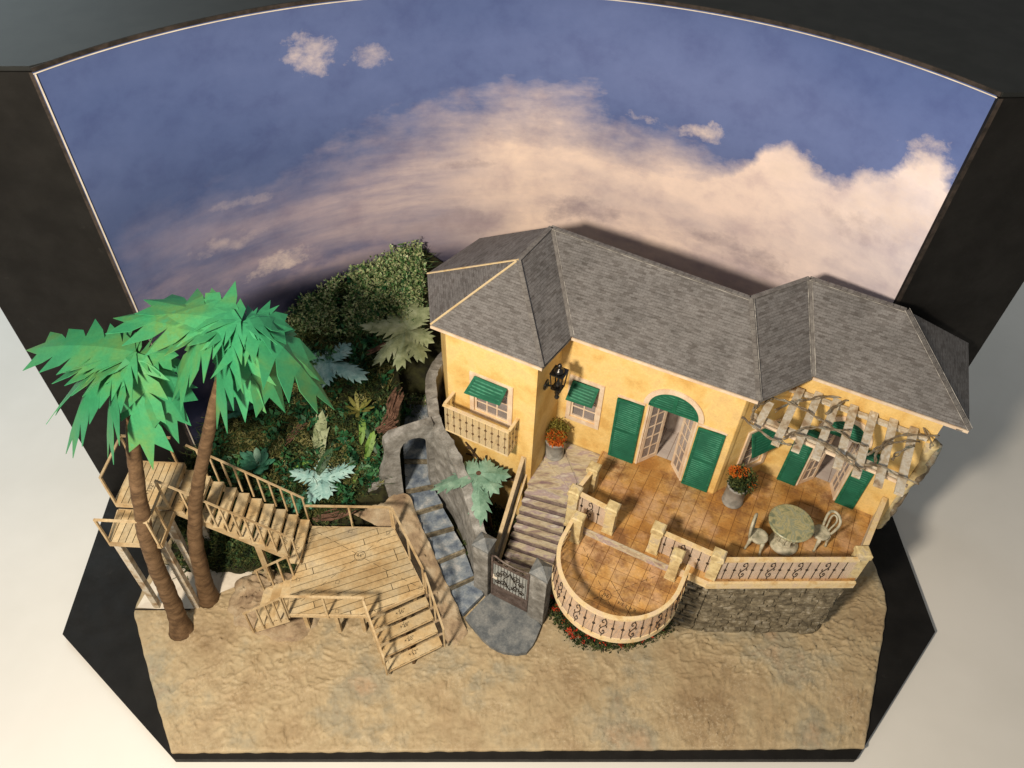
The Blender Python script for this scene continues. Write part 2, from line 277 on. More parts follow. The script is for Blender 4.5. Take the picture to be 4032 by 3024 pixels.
# ------------------------------------------------------------------ mesh helpers
class MB:
    def __init__(s): s.v = []; s.f = []; s.uv = {}
    def quad(s, *p):
        i = len(s.v); s.v += [V(q) for q in p]; s.f.append(tuple(range(i, i + len(p)))); return s
    def hexa(s, p):   # 8 points: bottom 4 (ccw from above), top 4
        i = len(s.v); s.v += [V(q) for q in p]
        for f in ((3, 2, 1, 0), (4, 5, 6, 7), (0, 1, 5, 4), (1, 2, 6, 5), (2, 3, 7, 6), (3, 0, 4, 7)): s.f.append(tuple(i + k for k in f))
        return s
    def box(s, x0, x1, y0, y1, z0, z1): return s.hexa([(x0, y0, z0), (x1, y0, z0), (x1, y1, z0), (x0, y1, z0), (x0, y0, z1), (x1, y0, z1), (x1, y1, z1), (x0, y1, z1)])
    def prism(s, poly, z0, z1):
        n = len(poly); i = len(s.v)
        za = z0 if hasattr(z0, '__len__') else [z0] * n; zb = z1 if hasattr(z1, '__len__') else [z1] * n
        ar = sum(poly[k][0] * poly[(k + 1) % n][1] - poly[(k + 1) % n][0] * poly[k][1] for k in range(n))
        if ar < 0: poly = poly[::-1]; za = za[::-1]; zb = zb[::-1]
        s.v += [V((p[0], p[1], z)) for p, z in zip(poly, za)] + [V((p[0], p[1], z)) for p, z in zip(poly, zb)]
        s.f.append(tuple(i + k for k in range(n - 1, -1, -1))); s.f.append(tuple(i + n + k for k in range(n)))
        for k in range(n): s.f.append((i + k, i + (k + 1) % n, i + n + (k + 1) % n, i + n + k))
        return s
    def bar(s, a, b, w, h, up=(0, 0, 1)):
        a, b = V(a), V(b); t = (b - a).normalized(); u = V(up)
        if abs(t.dot(u)) > .97: u = V((0, 1, 0))
        sd = t.cross(u).normalized(); u = sd.cross(t).normalized(); sd *= w / 2; u = u * (h / 2)
        return s.hexa([a + sd - u, b + sd - u, b - sd - u, a - sd - u, a + sd + u, b + sd + u, b - sd + u, a - sd + u])
    def tube(s, path, r, n=7, cap=True):
        path = [V(p) for p in path]; rs = r if hasattr(r, '__len__') else [r] * len(path); i = len(s.v)
        prev = None
        for k, p in enumerate(path):
            t = (path[min(k + 1, len(path) - 1)] - path[max(k - 1, 0)]).normalized()
            if prev is None: u = V((0, 0, 1)) if abs(t.z) < .9 else V((1, 0, 0))
            else: u = prev
            u = (u - t * u.dot(t)).normalized(); prev = u; w = t.cross(u)
            for j in range(n):
                a = 2 * math.pi * j / n; s.v.append(p + (u * math.cos(a) + w * math.sin(a)) * rs[k])
        for k in range(len(path) - 1):
            for j in range(n):
                a, b = i + k * n + j, i + k * n + (j + 1) % n; s.f.append((a, b, b + n, a + n))
        if cap: s.f.append(tuple(i + j for j in range(n - 1, -1, -1))); s.f.append(tuple(i + (len(path) - 1) * n + j for j in range(n)))
        return s
    def lathe(s, c, prof, n=20, axis=None):
        c = V(c); i = len(s.v)
        for r, z in prof:
            for j in range(n):
                a = 2 * math.pi * j / n; s.v.append(c + V((r * math.cos(a), r * math.sin(a), z)))
        for k in range(len(prof) - 1):
            for j in range(n):
                a, b = i + k * n + j, i + k * n + (j + 1) % n; s.f.append((a, b, b + n, a + n))
        s.f.append(tuple(i + j for j in range(n - 1, -1, -1))); s.f.append(tuple(i + (len(prof) - 1) * n + j for j in range(n)))
        return s
    def build(s, name, mt, parent=None, smooth=False, label=None, cat=None, group=None, kind=None, origin=None):
        if parent is not None: org = V(parent.get('_org', (0, 0, 0)))
        elif origin is not None: org = V(origin)
        else:
            xs = [p.x for p in s.v]; ys = [p.y for p in s.v]
            org = V(((min(xs) + max(xs)) / 2, (min(ys) + max(ys)) / 2, min(p.z for p in s.v)))
        me = bpy.data.meshes.new(name); me.from_pydata([p - org for p in s.v], [], s.f)
        if s.uv:
            l = me.uv_layers.new(name='UVMap')
            for pl in me.polygons:
                for li in pl.loop_indices: l.data[li].uv = s.uv.get(me.loops[li].vertex_index, (0, 0))
        me.materials.append(MATS[mt])
        if smooth: me.polygons.foreach_set('use_smooth', [True] * len(me.polygons))
        me.update(); o = bpy.data.objects.new(name, me); col.objects.link(o)
        o['_org'] = tuple(org)
        if parent is not None: o.parent = parent
        else: o.location = org
        tag(o, label, cat, group, kind); return o
def tag(o, label=None, cat=None, group=None, kind=None):
    if label: o['label'] = label
    if cat: o['category'] = cat
    if group: o['group'] = group
    if kind: o['kind'] = kind
    return o
def thing(name, loc, label, cat, group=None):
    o = bpy.data.objects.new(name, None); col.objects.link(o); o.location = loc; o['_org'] = tuple(loc); o.empty_display_size = .3
    return tag(o, label, cat, group)
class Wall:
    """vertical wall frame: s along the wall, o outward (towards the viewer's side), z up"""
    def __init__(w, p0, p1):
        w.p0 = V((p0[0], p0[1], 0)); d = V((p1[0] - p0[0], p1[1] - p0[1], 0)); w.len = d.length; w.d = d.normalized(); w.n = V((w.d.y, -w.d.x, 0))
    def p(w, s, z, o=0): return w.p0 + w.d * s + w.n * o + V((0, 0, z))
    def box(w, mb, s0, s1, z0, z1, o0, o1):
        P = w.p; return mb.hexa([P(s0, z0, o1), P(s1, z0, o1), P(s1, z0, o0), P(s0, z0, o0), P(s0, z1, o1), P(s1, z1, o1), P(s1, z1, o0), P(s0, z1, o0)])
    def ext(w, mb, poly, o0, o1):   # extrude a polygon given in (s, z)
        n = len(poly); i = len(mb.v)
        mb.v += [w.p(a, b, o1) for a, b in poly] + [w.p(a, b, o0) for a, b in poly]
        mb.f.append(tuple(i + k for k in range(n))); mb.f.append(tuple(i + n + k for k in range(n - 1, -1, -1)))
        for k in range(n): mb.f.append((i + (k + 1) % n, i + k, i + n + k, i + n + (k + 1) % n))
        return mb
def clip(subj, win):   # Sutherland-Hodgman, win convex ccw
    out = list(subj)
    for k in range(len(win)):
        a, b = win[k], win[(k + 1) % len(win)]; inp, out = out, []
        if not inp: break
        def side(p): return (b[0] - a[0]) * (p[1] - a[1]) - (b[1] - a[1]) * (p[0] - a[0])
        for j in range(len(inp)):
            p, q = inp[j - 1], inp[j]; sp_, sq = side(p), side(q)
            if (sp_ >= 0) != (sq >= 0):
                t = sp_ / (sp_ - sq); out.append((p[0] + t * (q[0] - p[0]), p[1] + t * (q[1] - p[1])))
            if sq >= 0: out.append(q)
    return out
def area2(p): return abs(sum(p[k][0] * p[(k + 1) % len(p)][1] - p[(k + 1) % len(p)][0] * p[k][1] for k in range(len(p)))) / 2
def lerp(a, b, t): return tuple(x + (y - x) * t for x, y in zip(a, b))
def spline(pts, n=6):
    pts = [V(p) for p in pts]; out = []
    for i in range(len(pts) - 1):
        p0, p1, p2, p3 = pts[max(i - 1, 0)], pts[i], pts[i + 1], pts[min(i + 2, len(pts) - 1)]
        for k in range(n):
            t = k / n; out.append(.5 * ((2 * p1) + (p2 - p0) * t + (2 * p0 - 5 * p1 + 4 * p2 - p3) * t * t + (3 * p1 - p0 - 3 * p2 + p3) * t ** 3))
    out.append(pts[-1]); return out
def text(s, size, at, rot, parent, name='printed_label', mt='ink'):
    cu = bpy.data.curves.new('txt', 'FONT'); cu.body = s; cu.size = size; cu.align_x = 'CENTER'; cu.align_y = 'CENTER'
    cu.resolution_u = 3
    to = bpy.data.objects.new('txt', cu); col.objects.link(to); bpy.context.view_layer.update()
    me = bpy.data.meshes.new_from_object(to.evaluated_get(bpy.context.evaluated_depsgraph_get()))
    bpy.data.objects.remove(to); bpy.data.curves.remove(cu)
    org = V(parent['_org']); me.transform(Matrix.Translation(V(at) - org) @ Matrix.Rotation(rot, 4, 'Z'))
    me.materials.clear(); me.materials.append(MATS[mt]); me.name = name
    o = bpy.data.objects.new(name, me); col.objects.link(o); o.parent = parent; o['_org'] = tuple(org); return o
def fbm(p, o=4, s=1.0):
    r = 0; a = 1
    for _ in range(o): r += a * noise.noise(V(p) * s); s *= 2.03; a *= .5
    return r

# ------------------------------------------------------------------ setting: table, black base, sky backdrop, masking boards
MB().box(-400, 400, -300, 500, -1.5, -.9).build('table_surface', 'tabletop', kind='structure', label='white tabletop under and around the black model base')
base_poly = [(-33.62, 25.82), (-22.27, 17.21), (25.16, 18.89), (34.15, 28.70), (34.2, 41.9), (34.2, 57), (-35, 57), (-34.96, 38.91)]
MB().prism(base_poly, -.9, -.3).build('base_board', 'black', kind='structure', label='black angular base board carrying the whole set model')
CC = V((.43, 21.38, 0)); CR = 32.2; TH0, TH1 = 145.6, 37.5; TOP = 37.45
def cyc(t, r=CR): a = math.radians(TH0 + (TH1 - TH0) * t); return (CC.x + r * math.cos(a), CC.y + r * math.sin(a))
m = MB(); n = 96; rows = 4
for side, rr in ((0, CR), (1, CR + .15)):
    for k in range(n + 1):
        for j in range(rows + 1):
            x, y = cyc(k / n, rr); z = -.3 + (TOP + .3) * j / rows; m.uv[len(m.v)] = (k / n, z / 37.5); m.v.append(V((x, y, z)))
S = (n + 1) * (rows + 1)
for k in range(n):
    for j in range(rows):
        a = k * (rows + 1) + j; m.f.append((a, a + 1, a + rows + 2, a + rows + 1)); m.f.append((S + a, S + a + rows + 1, S + a + rows + 2, S + a + 1))
for k in range(n):
    a = k * (rows + 1) + rows; m.f.append((a, S + a, S + a + rows + 1, a + rows + 1))
m.build('sky', 'sky_print', smooth=True, kind='structure', label='curved printed sky backdrop with violet clouds behind the house')
m = MB()   # thin white paper rim along the print's top and left edge
for k in range(n):
    a, b, c, d = cyc(k / n, CR - .02), cyc((k + 1) / n, CR - .02), cyc((k + 1) / n, CR - .05), cyc(k / n, CR - .05)
    m.prism([a, b, c, d], TOP - .085, TOP - .03)
a, b = cyc(.0005, CR - .04), cyc(.0018, CR - .04)
m.prism([a, b, cyc(.0018, CR - .08), cyc(.0005, CR - .08)], 0, TOP - .1)
m.build('paper_edge', 'paper_white', label='thin white paper rim edging the printed sky', cat='paper edge')
for pa, pb, lab in (((-62, 36.6), (-26.14, 39.66), 'black board wing standing left of the printed sky'), ((62, 44.6), (25.90, 40.84), 'black board wing standing right of the printed sky')):
    A = V((pa[0], pa[1], 0)); Bv = V((pb[0], pb[1], 0)); out = (A - Bv).normalized(); foot = Bv + out * (8.85 if pa[0] < 0 else 8.35)
    w = .42; nn_ = V((-out.y, out.x, 0)) * (w / 2)
    if nn_.y < 0: nn_ = -nn_
    t = thing('masking_board', (foot.x, foot.y, -.3), lab, 'board')
    MB().prism([tuple((Bv)[:2]), tuple(foot[:2]), tuple((foot + nn_ * 2)[:2]), tuple((Bv + nn_ * 2)[:2])], -.3, TOP).build('board', 'black', t)
    e = Bv - out * .03
    MB().prism([tuple((e)[:2]), tuple((Bv + out * .25)[:2]), tuple((Bv + out * .25 - nn_ * .12)[:2]), tuple((e - nn_ * .12)[:2])], -.3, TOP - .02).build('edge_strip', 'black_edge', t)
poly = [(-48, 37.9), (-26.3, 39.75)] + [cyc(k / 60, CR + .03) for k in range(1, 60)] + [(26.05, 40.95), (48, 43.2), (52, 84), (-52, 84)]
t = thing('top_board', (0, 60, TOP), 'black board lying flat behind the curved top of the sky', 'board')
MB().prism(poly, TOP + .02, TOP + .28).build('board', 'black_top', t)
m = MB()
for k in range(60):
    m.prism([cyc(k / 60, CR + .02), cyc((k + 1) / 60, CR + .02), cyc((k + 1) / 60, CR - .03), cyc(k / 60, CR - .03)], TOP + .03, TOP + .265)
m.build('edge_strip', 'black_edge', t)

# ground: crumpled painted sheet
Lp = [(-22.45, 17.56), (-24.78, 21.15), (-26.64, 24.14), (-28.74, 27.66), (-28.8, 29.4), (-28.6, 32), (-28, 35)]
Rp = [(25.84, 19.59), (28.35, 25.13), (29.63, 27.91), (30.71, 30.38), (31.05, 31.9), (30.95, 34.1), (30.8, 37)]
def along(P, t):
    k = min(int(t * (len(P) - 1)), len(P) - 2); f = t * (len(P) - 1) - k; return lerp(P[k], P[k + 1], f)
def crease(x, y):
    w = V((x + 1.6 * noise.noise(V((x * .4, y * .4, 4))) + .4 * noise.noise(V((x * 1.6, y * 1.6, 14))), y + 1.2 * noise.noise(V((x * .3, y * .3, 9))), 0))
    h = 0
    for sc_, a in ((.55, .10), (1.25, .15), (2.4, .12)):
        q = 1 - abs(noise.noise(w * sc_ + V((0, 0, sc_ * 7)))) * 2.4; h += a * 1.5 * max(0, q) ** 10
    return h
def ground_z(x, y):
    k = .5 + .5 * noise.noise(V((x * .12, y * .12, 2.2))) + (.25 if x < -4 or x > 13 else -.05)
    z = crease(x, y) * max(.10, min(1.1, k * 1.0)) * .85 + .05 * noise.noise(V((x * .7, y * .7, 0)))
    # rise into the mound under the side steps
    d2 = ((x + 17.6) / 4.6) ** 2 + ((y - 29.2) / 3.6) ** 2
    if d2 < 1: z += .35 * (1 - d2) ** 1.2
    return z
m = MB(); NX, NY = 520, 190
for j in range(NY + 1):
    a, b = along(Lp, j / NY), along(Rp, j / NY)
    for i in range(NX + 1):
        p = lerp(a, b, i / NX); e = min(i, NX - i, j) / 2
        z = ground_z(p[0], p[1]) * min(1, e); jx = .0
        if i in (0, NX) or j == 0: jx = .07 * noise.noise(V((p[0] * 1.3, p[1] * 1.3, 5)))
        m.v.append(V((p[0] + (jx if i in (0, NX) else 0), p[1] + (jx if j == 0 else 0), z)))
for j in range(NY):
    for i in range(NX):
        a = j * (NX + 1) + i; m.f.append((a, a + 1, a + NX + 2, a + NX + 1))
# skirt down to the base board
rim = [j * (NX + 1) for j in range(NY, -1, -1)] + list(range(1, NX + 1)) + [j * (NX + 1) + NX for j in range(1, NY + 1)]
i0 = len(m.v); m.v += [V((m.v[r].x, m.v[r].y, -.3)) for r in rim]
for k in range(len(rim) - 1): m.f.append((rim[k], i0 + k, i0 + k + 1, rim[k + 1]))
m.build('ground', 'sand', smooth=True, kind='structure', label='crumpled tan sand ground painted over the base')
# pale bare card beside the palms, with the dark joint in front of it
MB().prism([(-28.55, 28.0), (-26.9, 27.95), (-24.2, 28.1), (-22.4, 29.6), (-20.6, 30.6), (-20.4, 31.6), (-27.9, 31.8)], .1, .17).build('floor_card', 'paper_white', kind='structure', label='pale bare card on the floor between the landing posts')
MB().prism([(-28.7, 27.80), (-24.4, 27.98), (-24.4, 28.06), (-28.7, 27.9)], .08, .165).build('floor_joint', 'ink', kind='structure', label='dark joint between the sand sheet and the pale card')
# earth bank between the deck and the stone path
Ld = [(-12.9, 35.4, 3.3), (-10.4, 34.3, 3.15), (-8.4, 33.0, 2.6), (-7.0, 30.6, 1.9), (-5.7, 28.3, 1.1), (-4.9, 26.4, .3), (-3.9, 25.2, -.05)]
Rd = [(-11.6, 36.3, 3.5), (-8.5, 37.25, 3.75), (-7.5, 35.8, 3.05), (-6.3, 33.6, 2.3), (-4.9, 31.0, 1.5), (-3.5, 28.5, .7), (-2.7, 27.0, .1)]
m = MB(); A, B = spline(Ld, 14), spline(Rd, 14); nb = 18
for k, (a, b) in enumerate(zip(A, B)):
    for j in range(nb + 1):
        q = a.lerp(b, j / nb); q.z += -.10 + .10 * noise.noise(q * .9) + .05 * noise.noise(q * 2.4) + crease(q.x, q.y) * 1.1; q.x += .12 * noise.noise(q * 1.2 + V((4, 4, 4))); m.v.append(q)
for k in range(len(A) - 1):
    for j in range(nb):
        a = k * (nb + 1) + j; m.f.append((a, a + nb + 1, a + nb + 2, a + 1))
m.build('earth_bank', 'earth', smooth=True, kind='structure', label='brown earth bank sloping between wooden deck and stone path')
# brown earth piece under the side steps
m = MB(); nr, na = 26, 90
for i in range(nr + 1):
    for j in range(na):
        a = 2 * math.pi * j / na; rr = i / nr * (1 + .30 * noise.noise(V((math.cos(a) * 1.3, math.sin(a) * 1.3, 3))) + .10 * noise.noise(V((math.cos(a) * 5, math.sin(a) * 5, 8))))
        x, y = -17.6 + 4.3 * rr * math.cos(a), 29.1 + 3.0 * rr * math.sin(a)
        z = .55 * max(0, 1 - (i / nr) ** 3) + .18 + .22 * noise.noise(V((x * .6, y * .6, 8))) + .14 * noise.noise(V((x * 1.7, y * 1.7, 8))) + crease(x, y) * 1.5
        m.v.append(V((x, y, z if i < nr else -.05)))
for i in range(nr):
    for j in range(na):
        a, b = i * na + j, i * na + (j + 1) % na; m.f.append((a, b, b + na, a + na))
m.build('earth_mound', 'earth', smooth=True, kind='structure', label='brown earth mound under the short side steps')
# planted hill behind the deck
def hill(x, y):
    z = 3.2 + (y - 34) * .76 if x > -15 else .4 + (y - 30.8) * .80
    if x < -15 and y > 36: z = max(z, 3.2 + (y - 34) * .76)
    if x > -15 and y < 34.6: z = min(z, 2.6)
    if x > -22 and y > 46: z += (y - 46) * .10
    if x < -21: z -= (-21 - x) * .28
    lump = .55 * noise.noise(V((x * .45, y * .45, 1))) + .42 * noise.noise(V((x * 1.0, y * 1.0, 3))) + .2 * noise.noise(V((x * 2.2, y * 2.2, 6)))
    if x > -12.6 and (y - 36.0) < (x + 11.6) * .42 - .3: return .0
    if x > -9.9: return max(0, min(z, 2.6 + max(0, y - 38) * .22)) if y < 46.5 else z - max(0, x + 8) * 1.2
    return max(.05, z) + lump
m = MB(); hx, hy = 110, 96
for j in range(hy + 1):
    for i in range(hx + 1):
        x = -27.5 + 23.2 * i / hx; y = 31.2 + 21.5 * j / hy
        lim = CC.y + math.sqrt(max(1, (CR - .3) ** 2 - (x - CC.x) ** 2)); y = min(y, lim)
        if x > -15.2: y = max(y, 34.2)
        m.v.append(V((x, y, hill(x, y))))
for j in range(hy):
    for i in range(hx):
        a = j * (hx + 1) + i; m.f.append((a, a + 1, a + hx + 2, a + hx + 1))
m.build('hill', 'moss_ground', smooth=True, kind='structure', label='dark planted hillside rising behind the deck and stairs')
MB().prism([(-5.6, 38), (-2.3, 31.8), (-.6, 32.2), (1.6, 37), (-4.6, 39.8)], .1, 1.4).build('planting_bed', 'moss_ground', kind='structure', label='dark planting bed between the grey wall and the stone stairs')

# ------------------------------------------------------------------ stone path, slab and grey walls
path = thing('stone_path', (-5, 33, 0), 'blue grey slate path climbing beside the grey wall to the arch', 'path'); tag(path, kind='structure')
del path['category']
cuts = [(((-3.05, 28.15), (-1.6, 29.95)), .62), (((-4.55, 30.05), (-2.45, 31.2)), 1.15), (((-5.45, 32.15), (-3.30, 33.3)), 1.75), (((-6.65, 34.15), (-4.35, 35.0)), 2.35), (((-7.75, 35.85), (-5.40, 36.8)), 2.95), (((-8.5, 37.6), (-6.25, 38.25)), 3.6), (((-8.95, 40.3), (-6.6, 40.4)), 4.2), (((-9.3, 43.2), (-6.9, 43.2)), 4.75), (((-9.4, 46.2), (-6.8, 46.2)), 5.3), (((-9.4, 48.6), (-6.8, 48.6)), 5.6)]
for k in range(len(cuts) - 1):
    (l0, r0), z = cuts[k]; (l1, r1), z1 = cuts[k + 1]
    a = lerp(l0, l1, .045); b = lerp(r0, r1, .045); c = lerp(r0, r1, .985); d = lerp(l0, l1, .985)
    mm = MB(); zz = z + .08
    ml = lerp(lerp(a, d, .5), lerp(b, c, .5), -.03 + .03 * (k % 2))
    mm.prism([a, lerp(a, b, .5), b, lerp(b, c, .5), c, lerp(d, c, .5), d, ml], zz - .5, [zz, zz + .03, zz - .02, zz + .02, zz + .05, zz, zz + .03, zz - .02]); mm.build('step_slab', 'slate', path)
    mm = MB(); mm.bar((l1[0], l1[1], z1 - .22), (r1[0], r1[1], z1 - .22), .16, .5); mm.build('step_riser', 'wall_stone', path)
slab = [(-2.95, 28.05), (-2.5, 27.45), (-2.16, 27.06), (-1.5, 26.35), (-.9, 25.85), (-.3, 25.55), (.2, 25.38), (1.1, 25.28), (1.87, 25.45), (2.3, 26.0), (2.55, 26.51), (2.95, 27.6), (2.2, 28.7), (-.9, 30.4), (-1.5, 29.85)]
MB().prism(slab, -.02, .42).build('landing_slab', 'slab_grey', path)

def rough_wall(pts_base, pts_top, thick, name, mt, parent, seg=5, amp=.08):
    """wall ribbon through base and top polylines (same count), thickness to the +normal side"""
    A, B = spline(pts_base, seg), spline(pts_top, seg); m = MB(); nz = 8
    n_ = len(A)
    for side in (0, 1):
        for k in range(n_):
            t = (A[min(k + 1, n_ - 1)] - A[max(k - 1, 0)]); t.z = 0; t.normalize(); nn = V((t.y, -t.x, 0))
            for j in range(nz + 1):
                q = A[k].lerp(B[k], j / nz) + nn * (thick * side)
                q += nn * (amp * noise.noise(q * 1.1) * (1 if side else 1)); q.z += amp * 1.2 * noise.noise(q * .9 + V((3, 0, 0))) * (j == nz) + (amp * 2.2 * noise.noise(q * 1.9 + V((9, 0, 0))) if (j == nz and side) else 0)
                if j == nz and side: q += nn * amp * 1.5 * noise.noise(V((k * .55, 0, 2)))
                m.v.append(q)
    S = n_ * (nz + 1)
    for k in range(n_ - 1):
        for j in range(nz):
            a = k * (nz + 1) + j; m.f.append((a, a + nz + 1, a + nz + 2, a + 1)); m.f.append((S + a, S + a + 1, S + a + nz + 2, S + a + nz + 1))
        a = k * (nz + 1) + nz; m.f.append((a, a + nz + 1, S + a + nz + 1, S + a))
    for k in (0, n_ - 1):
        for j in range(nz):
            a = k * (nz + 1) + j; m.f.append((a, a + 1, S + a + 1, S + a))
    return m.build(name, mt, parent)
gw = thing('grey_wall', (-5, 38, 0), 'long curving grey stone wall running back from the gate pillar', 'wall')
wt = [(-2.3, 31.2, 7.0), (-3.27, 34.0, 8.0), (-4.3, 36.2, 9.1), (-5.05, 37.3, 10.0), (-6.0, 38.4, 10.9), (-6.6, 40.5, 11.3), (-6.95, 43.2, 11.5), (-6.5, 45.2, 11.5), (-5.5, 47.2, 11.5)]
rough_wall([(x - .05, y - .1, .2 if k < 4 else 2) for k, (x, y, z) in enumerate(wt)], wt, .85, 'wall_body', 'grey_stone', gw, 7, .10)
aw = thing('arch_wall', (-9.5, 37, 3), 'broken grey stone wall with an arched opening over the slate path', 'wall')
AW = Wall((-11.65, 36.05), (-6.15, 38.35))
pl = [(.15, 2.2), (3.25, 2.2), (3.27, 6.4)]
pl += [(3.32, 8.6), (3.45, 9.35), (3.72, 9.85), (4.1, 10.12), (4.55, 10.18), (5.0, 10.08), (5.4, 9.8), (5.6, 9.3), (5.66, 8.6), (5.62, 5.3), (5.62, 2.2)]
pl += [(6.15, 2.2), (6.2, 11.3), (4.6, 11.2), (2.8, 11.0), (2.32, 10.5), (2.2, 9.7), (2.28, 9.0), (2.22, 8.4), (2.05, 7.7), (1.85, 7.2), (1.62, 6.5), (1.25, 5.85), (.95, 5.75), (.56, 5.5), (.38, 4.9), (.24, 3.8)]
m = MB(); AW.ext(m, pl, -.75, 0); o = m.build('wall_body', 'grey_stone', aw)

def pillar(name, poly, z0, z1, label):
    t = thing(name, (sum(p[0] for p in poly) / 4, sum(p[1] for p in poly) / 4, z0), label, 'pillar')
    MB().prism(poly, z0, z1).build('shaft', 'grey_stone', t)
    cx, cy = sum(p[0] for p in poly) / 4, sum(p[1] for p in poly) / 4
    big = [(cx + (p[0] - cx) * 1.14, cy + (p[1] - cy) * 1.14) for p in poly]
    m = MB(); m.prism(big, z1 - .02, z1 + .15); i = len(m.v); m.v += [V((p[0], p[1], z1 + .15)) for p in big] + [V((cx, cy, z1 + .72))]
    for k in range(4): m.f.append((i + k, i + (k + 1) % 4, i + 4))
    m.build('cap', 'slab_grey', t); return t
pillar('gate_pillar', [(-2.42, 30.58), (-1.32, 29.98), (-.80, 31.05), (-1.85, 31.65)], .1, 6.85, 'grey stone gate pillar at the end of the long grey wall')
pillar('gate_pillar', [(1.85, 28.45), (3.02, 27.75), (3.50, 28.85), (2.35, 29.55)], .1, 6.85, 'grey stone gate pillar beside the round terrace')

# ------------------------------------------------------------------ ironwork helpers
SC1 = [(0, .12), (-.15, .19), (-.20, .30), (-.12, .41), (.0, .49), (.13, .58), (.19, .70), (.12, .82), (.0, .86), (-.11, .81), (-.13, .73), (-.06, .68), (.01, .72)]
SC2 = [(0, .12), (.11, .15), (.15, .23), (.10, .31), (.02, .30), (.01, .24)]
SC3 = [(.12, .82), (.05, .92), (0, 1)]; SC4 = [(0, 0), (0, .12)]; SC5 = [(-.12, .41), (-.22, .46), (-.20, .53)]; SC6 = [(.13, .58), (.23, .55), (.22, .48)]
def iron(fmap, s, z0, z1, scroll, parent, r=.032, dia=1):
    """one baluster; fmap(s,z) -> world point"""
    m = MB(); h = z1 - z0
    if scroll:
        for pl_ in (SC1, SC2, SC3, SC4, SC5, SC6):
            m.tube(spline([fmap(s + a * .95, z0 + b * h) for a, b in pl_], 3), r, 5)
    else:
        m.tube([fmap(s, z0), fmap(s, z1)], r * .9, 5)
        for q in ([.5] if dia == 1 else [.30, .68]):
            c = z0 + h * q; w, k = .11, .15
            f, u, l_, d = fmap(s, c + k), fmap(s + w, c), fmap(s, c - k), fmap(s - w, c)
            nrm = (u - d).cross(f - l_).normalized() * .03
            i = len(m.v); m.v += [f + nrm, u + nrm, l_ + nrm, d + nrm, f - nrm, u - nrm, l_ - nrm, d - nrm]
            m.f += [(i, i + 1, i + 2, i + 3), (i + 7, i + 6, i + 5, i + 4)] + [(i + a, i + 4 + a, i + 4 + (a + 1) % 4, i + (a + 1) % 4) for a in range(4)]
    return m.build('iron_baluster', 'iron', parent)

# ------------------------------------------------------------------ gate
gt = thing('metal_gate', (.4, 29.5, .4), 'dark metal gate with scrollwork between the two grey pillars', 'gate')
GW = Wall((-1.02, 30.18), (1.86, 28.72)); gl = GW.len
m = MB()
for a, b, c, d in ((0, .16, .5, 6.2), (gl - .16, gl, .5, 6.2), (.16, gl - .16, .5, .68), (.16, gl - .16, 2.0, 2.2), (.16, gl - .16, 5.35, 5.5)): GW.box(m, a, b, c, d, -.08, .08)
m.build('frame', 'gate_metal', gt)
m = MB(); GW.box(m, .16, gl - .16, .68, 2.0, -.05, .02); m.build('lower_panel', 'gate_metal', gt)
m = MB()
for a, b, c, d in ((.4, gl - .4, .95, 1.03), (.4, gl - .4, 1.7, 1.78), (.4, .48, 1.03, 1.7), (gl - .48, gl - .4, 1.03, 1.7)): GW.box(m, a, b, c, d, .021, .06)
m.build('panel_moulding', 'gate_metal', gt)
m = MB(); GW.box(m, .17, gl - .17, 2.21, 5.34, -.015, .0); m.build('film_panel', 'gate_film', gt)
for k in range(11):
    s = .3 + (gl - .6) * k / 10; top_ = 5.35
    MB().tube([GW.p(s, 2.2, .02), GW.p(s, top_, .02)], .022, 5).build('bar', 'iron', gt)
def spiral(c, r, a0, turns, mirror=1, n=22): return [(c[0] + mirror * r * (1 - .8 * k / n) * math.cos(a0 + turns * 2 * math.pi * k / n), c[1] + r * (1 - .8 * k / n) * math.sin(a0 + turns * 2 * math.pi * k / n)) for k in range(n + 1)]
for mi in (1, -1):
    cx = gl / 2
    for c, r, a0 in (((cx + mi * .50, 4.55), .40, math.pi), ((cx + mi * 1.0, 4.0), .32, 1.2), ((cx + mi * .5, 3.1), .38, math.pi), ((cx + mi * 1.05, 2.9), .28, 1.5)):
        m = MB(); m.tube([GW.p(a, b, .06) for a, b in spiral(c, r, a0, 1.6, mi)], .03, 5); m.build('scroll', 'iron', gt)
    m = MB(); m.tube([GW.p(a, b, .06) for a, b in [(cx, 2.5), (cx + mi * .3, 3.0), (cx + mi * .55, 3.7), (cx + mi * .25, 4.3), (cx, 4.9)]], .03, 5); m.build('scroll', 'iron', gt)
m = MB(); crest = [(.08, 6.2), (.35, 6.32), (.8, 6.1), (gl * .5, 5.95), (gl - .8, 6.0), (gl - .3, 6.15), (gl - .08, 6.1)]
m.tube(spline([GW.p(a, b, .0) for a, b in crest], 5), .07, 6); m.build('crest_rail', 'gate_metal', gt)
for k in range(4):
    m = MB(); m.tube([GW.p(a, b, .02) for a, b in spiral((.6 + k * .65, 5.72), .2, k * 1.4, 1.5, 1 if k % 2 else -1)], .025, 5); m.build('scroll', 'iron', gt)
m = MB(); GW.box(m, .22, .58, 3.45, 3.58, .1, .22); GW.box(m, .18, .3, 3.3, 3.8, .06, .1); m.build('handle', 'paper_white', gt)

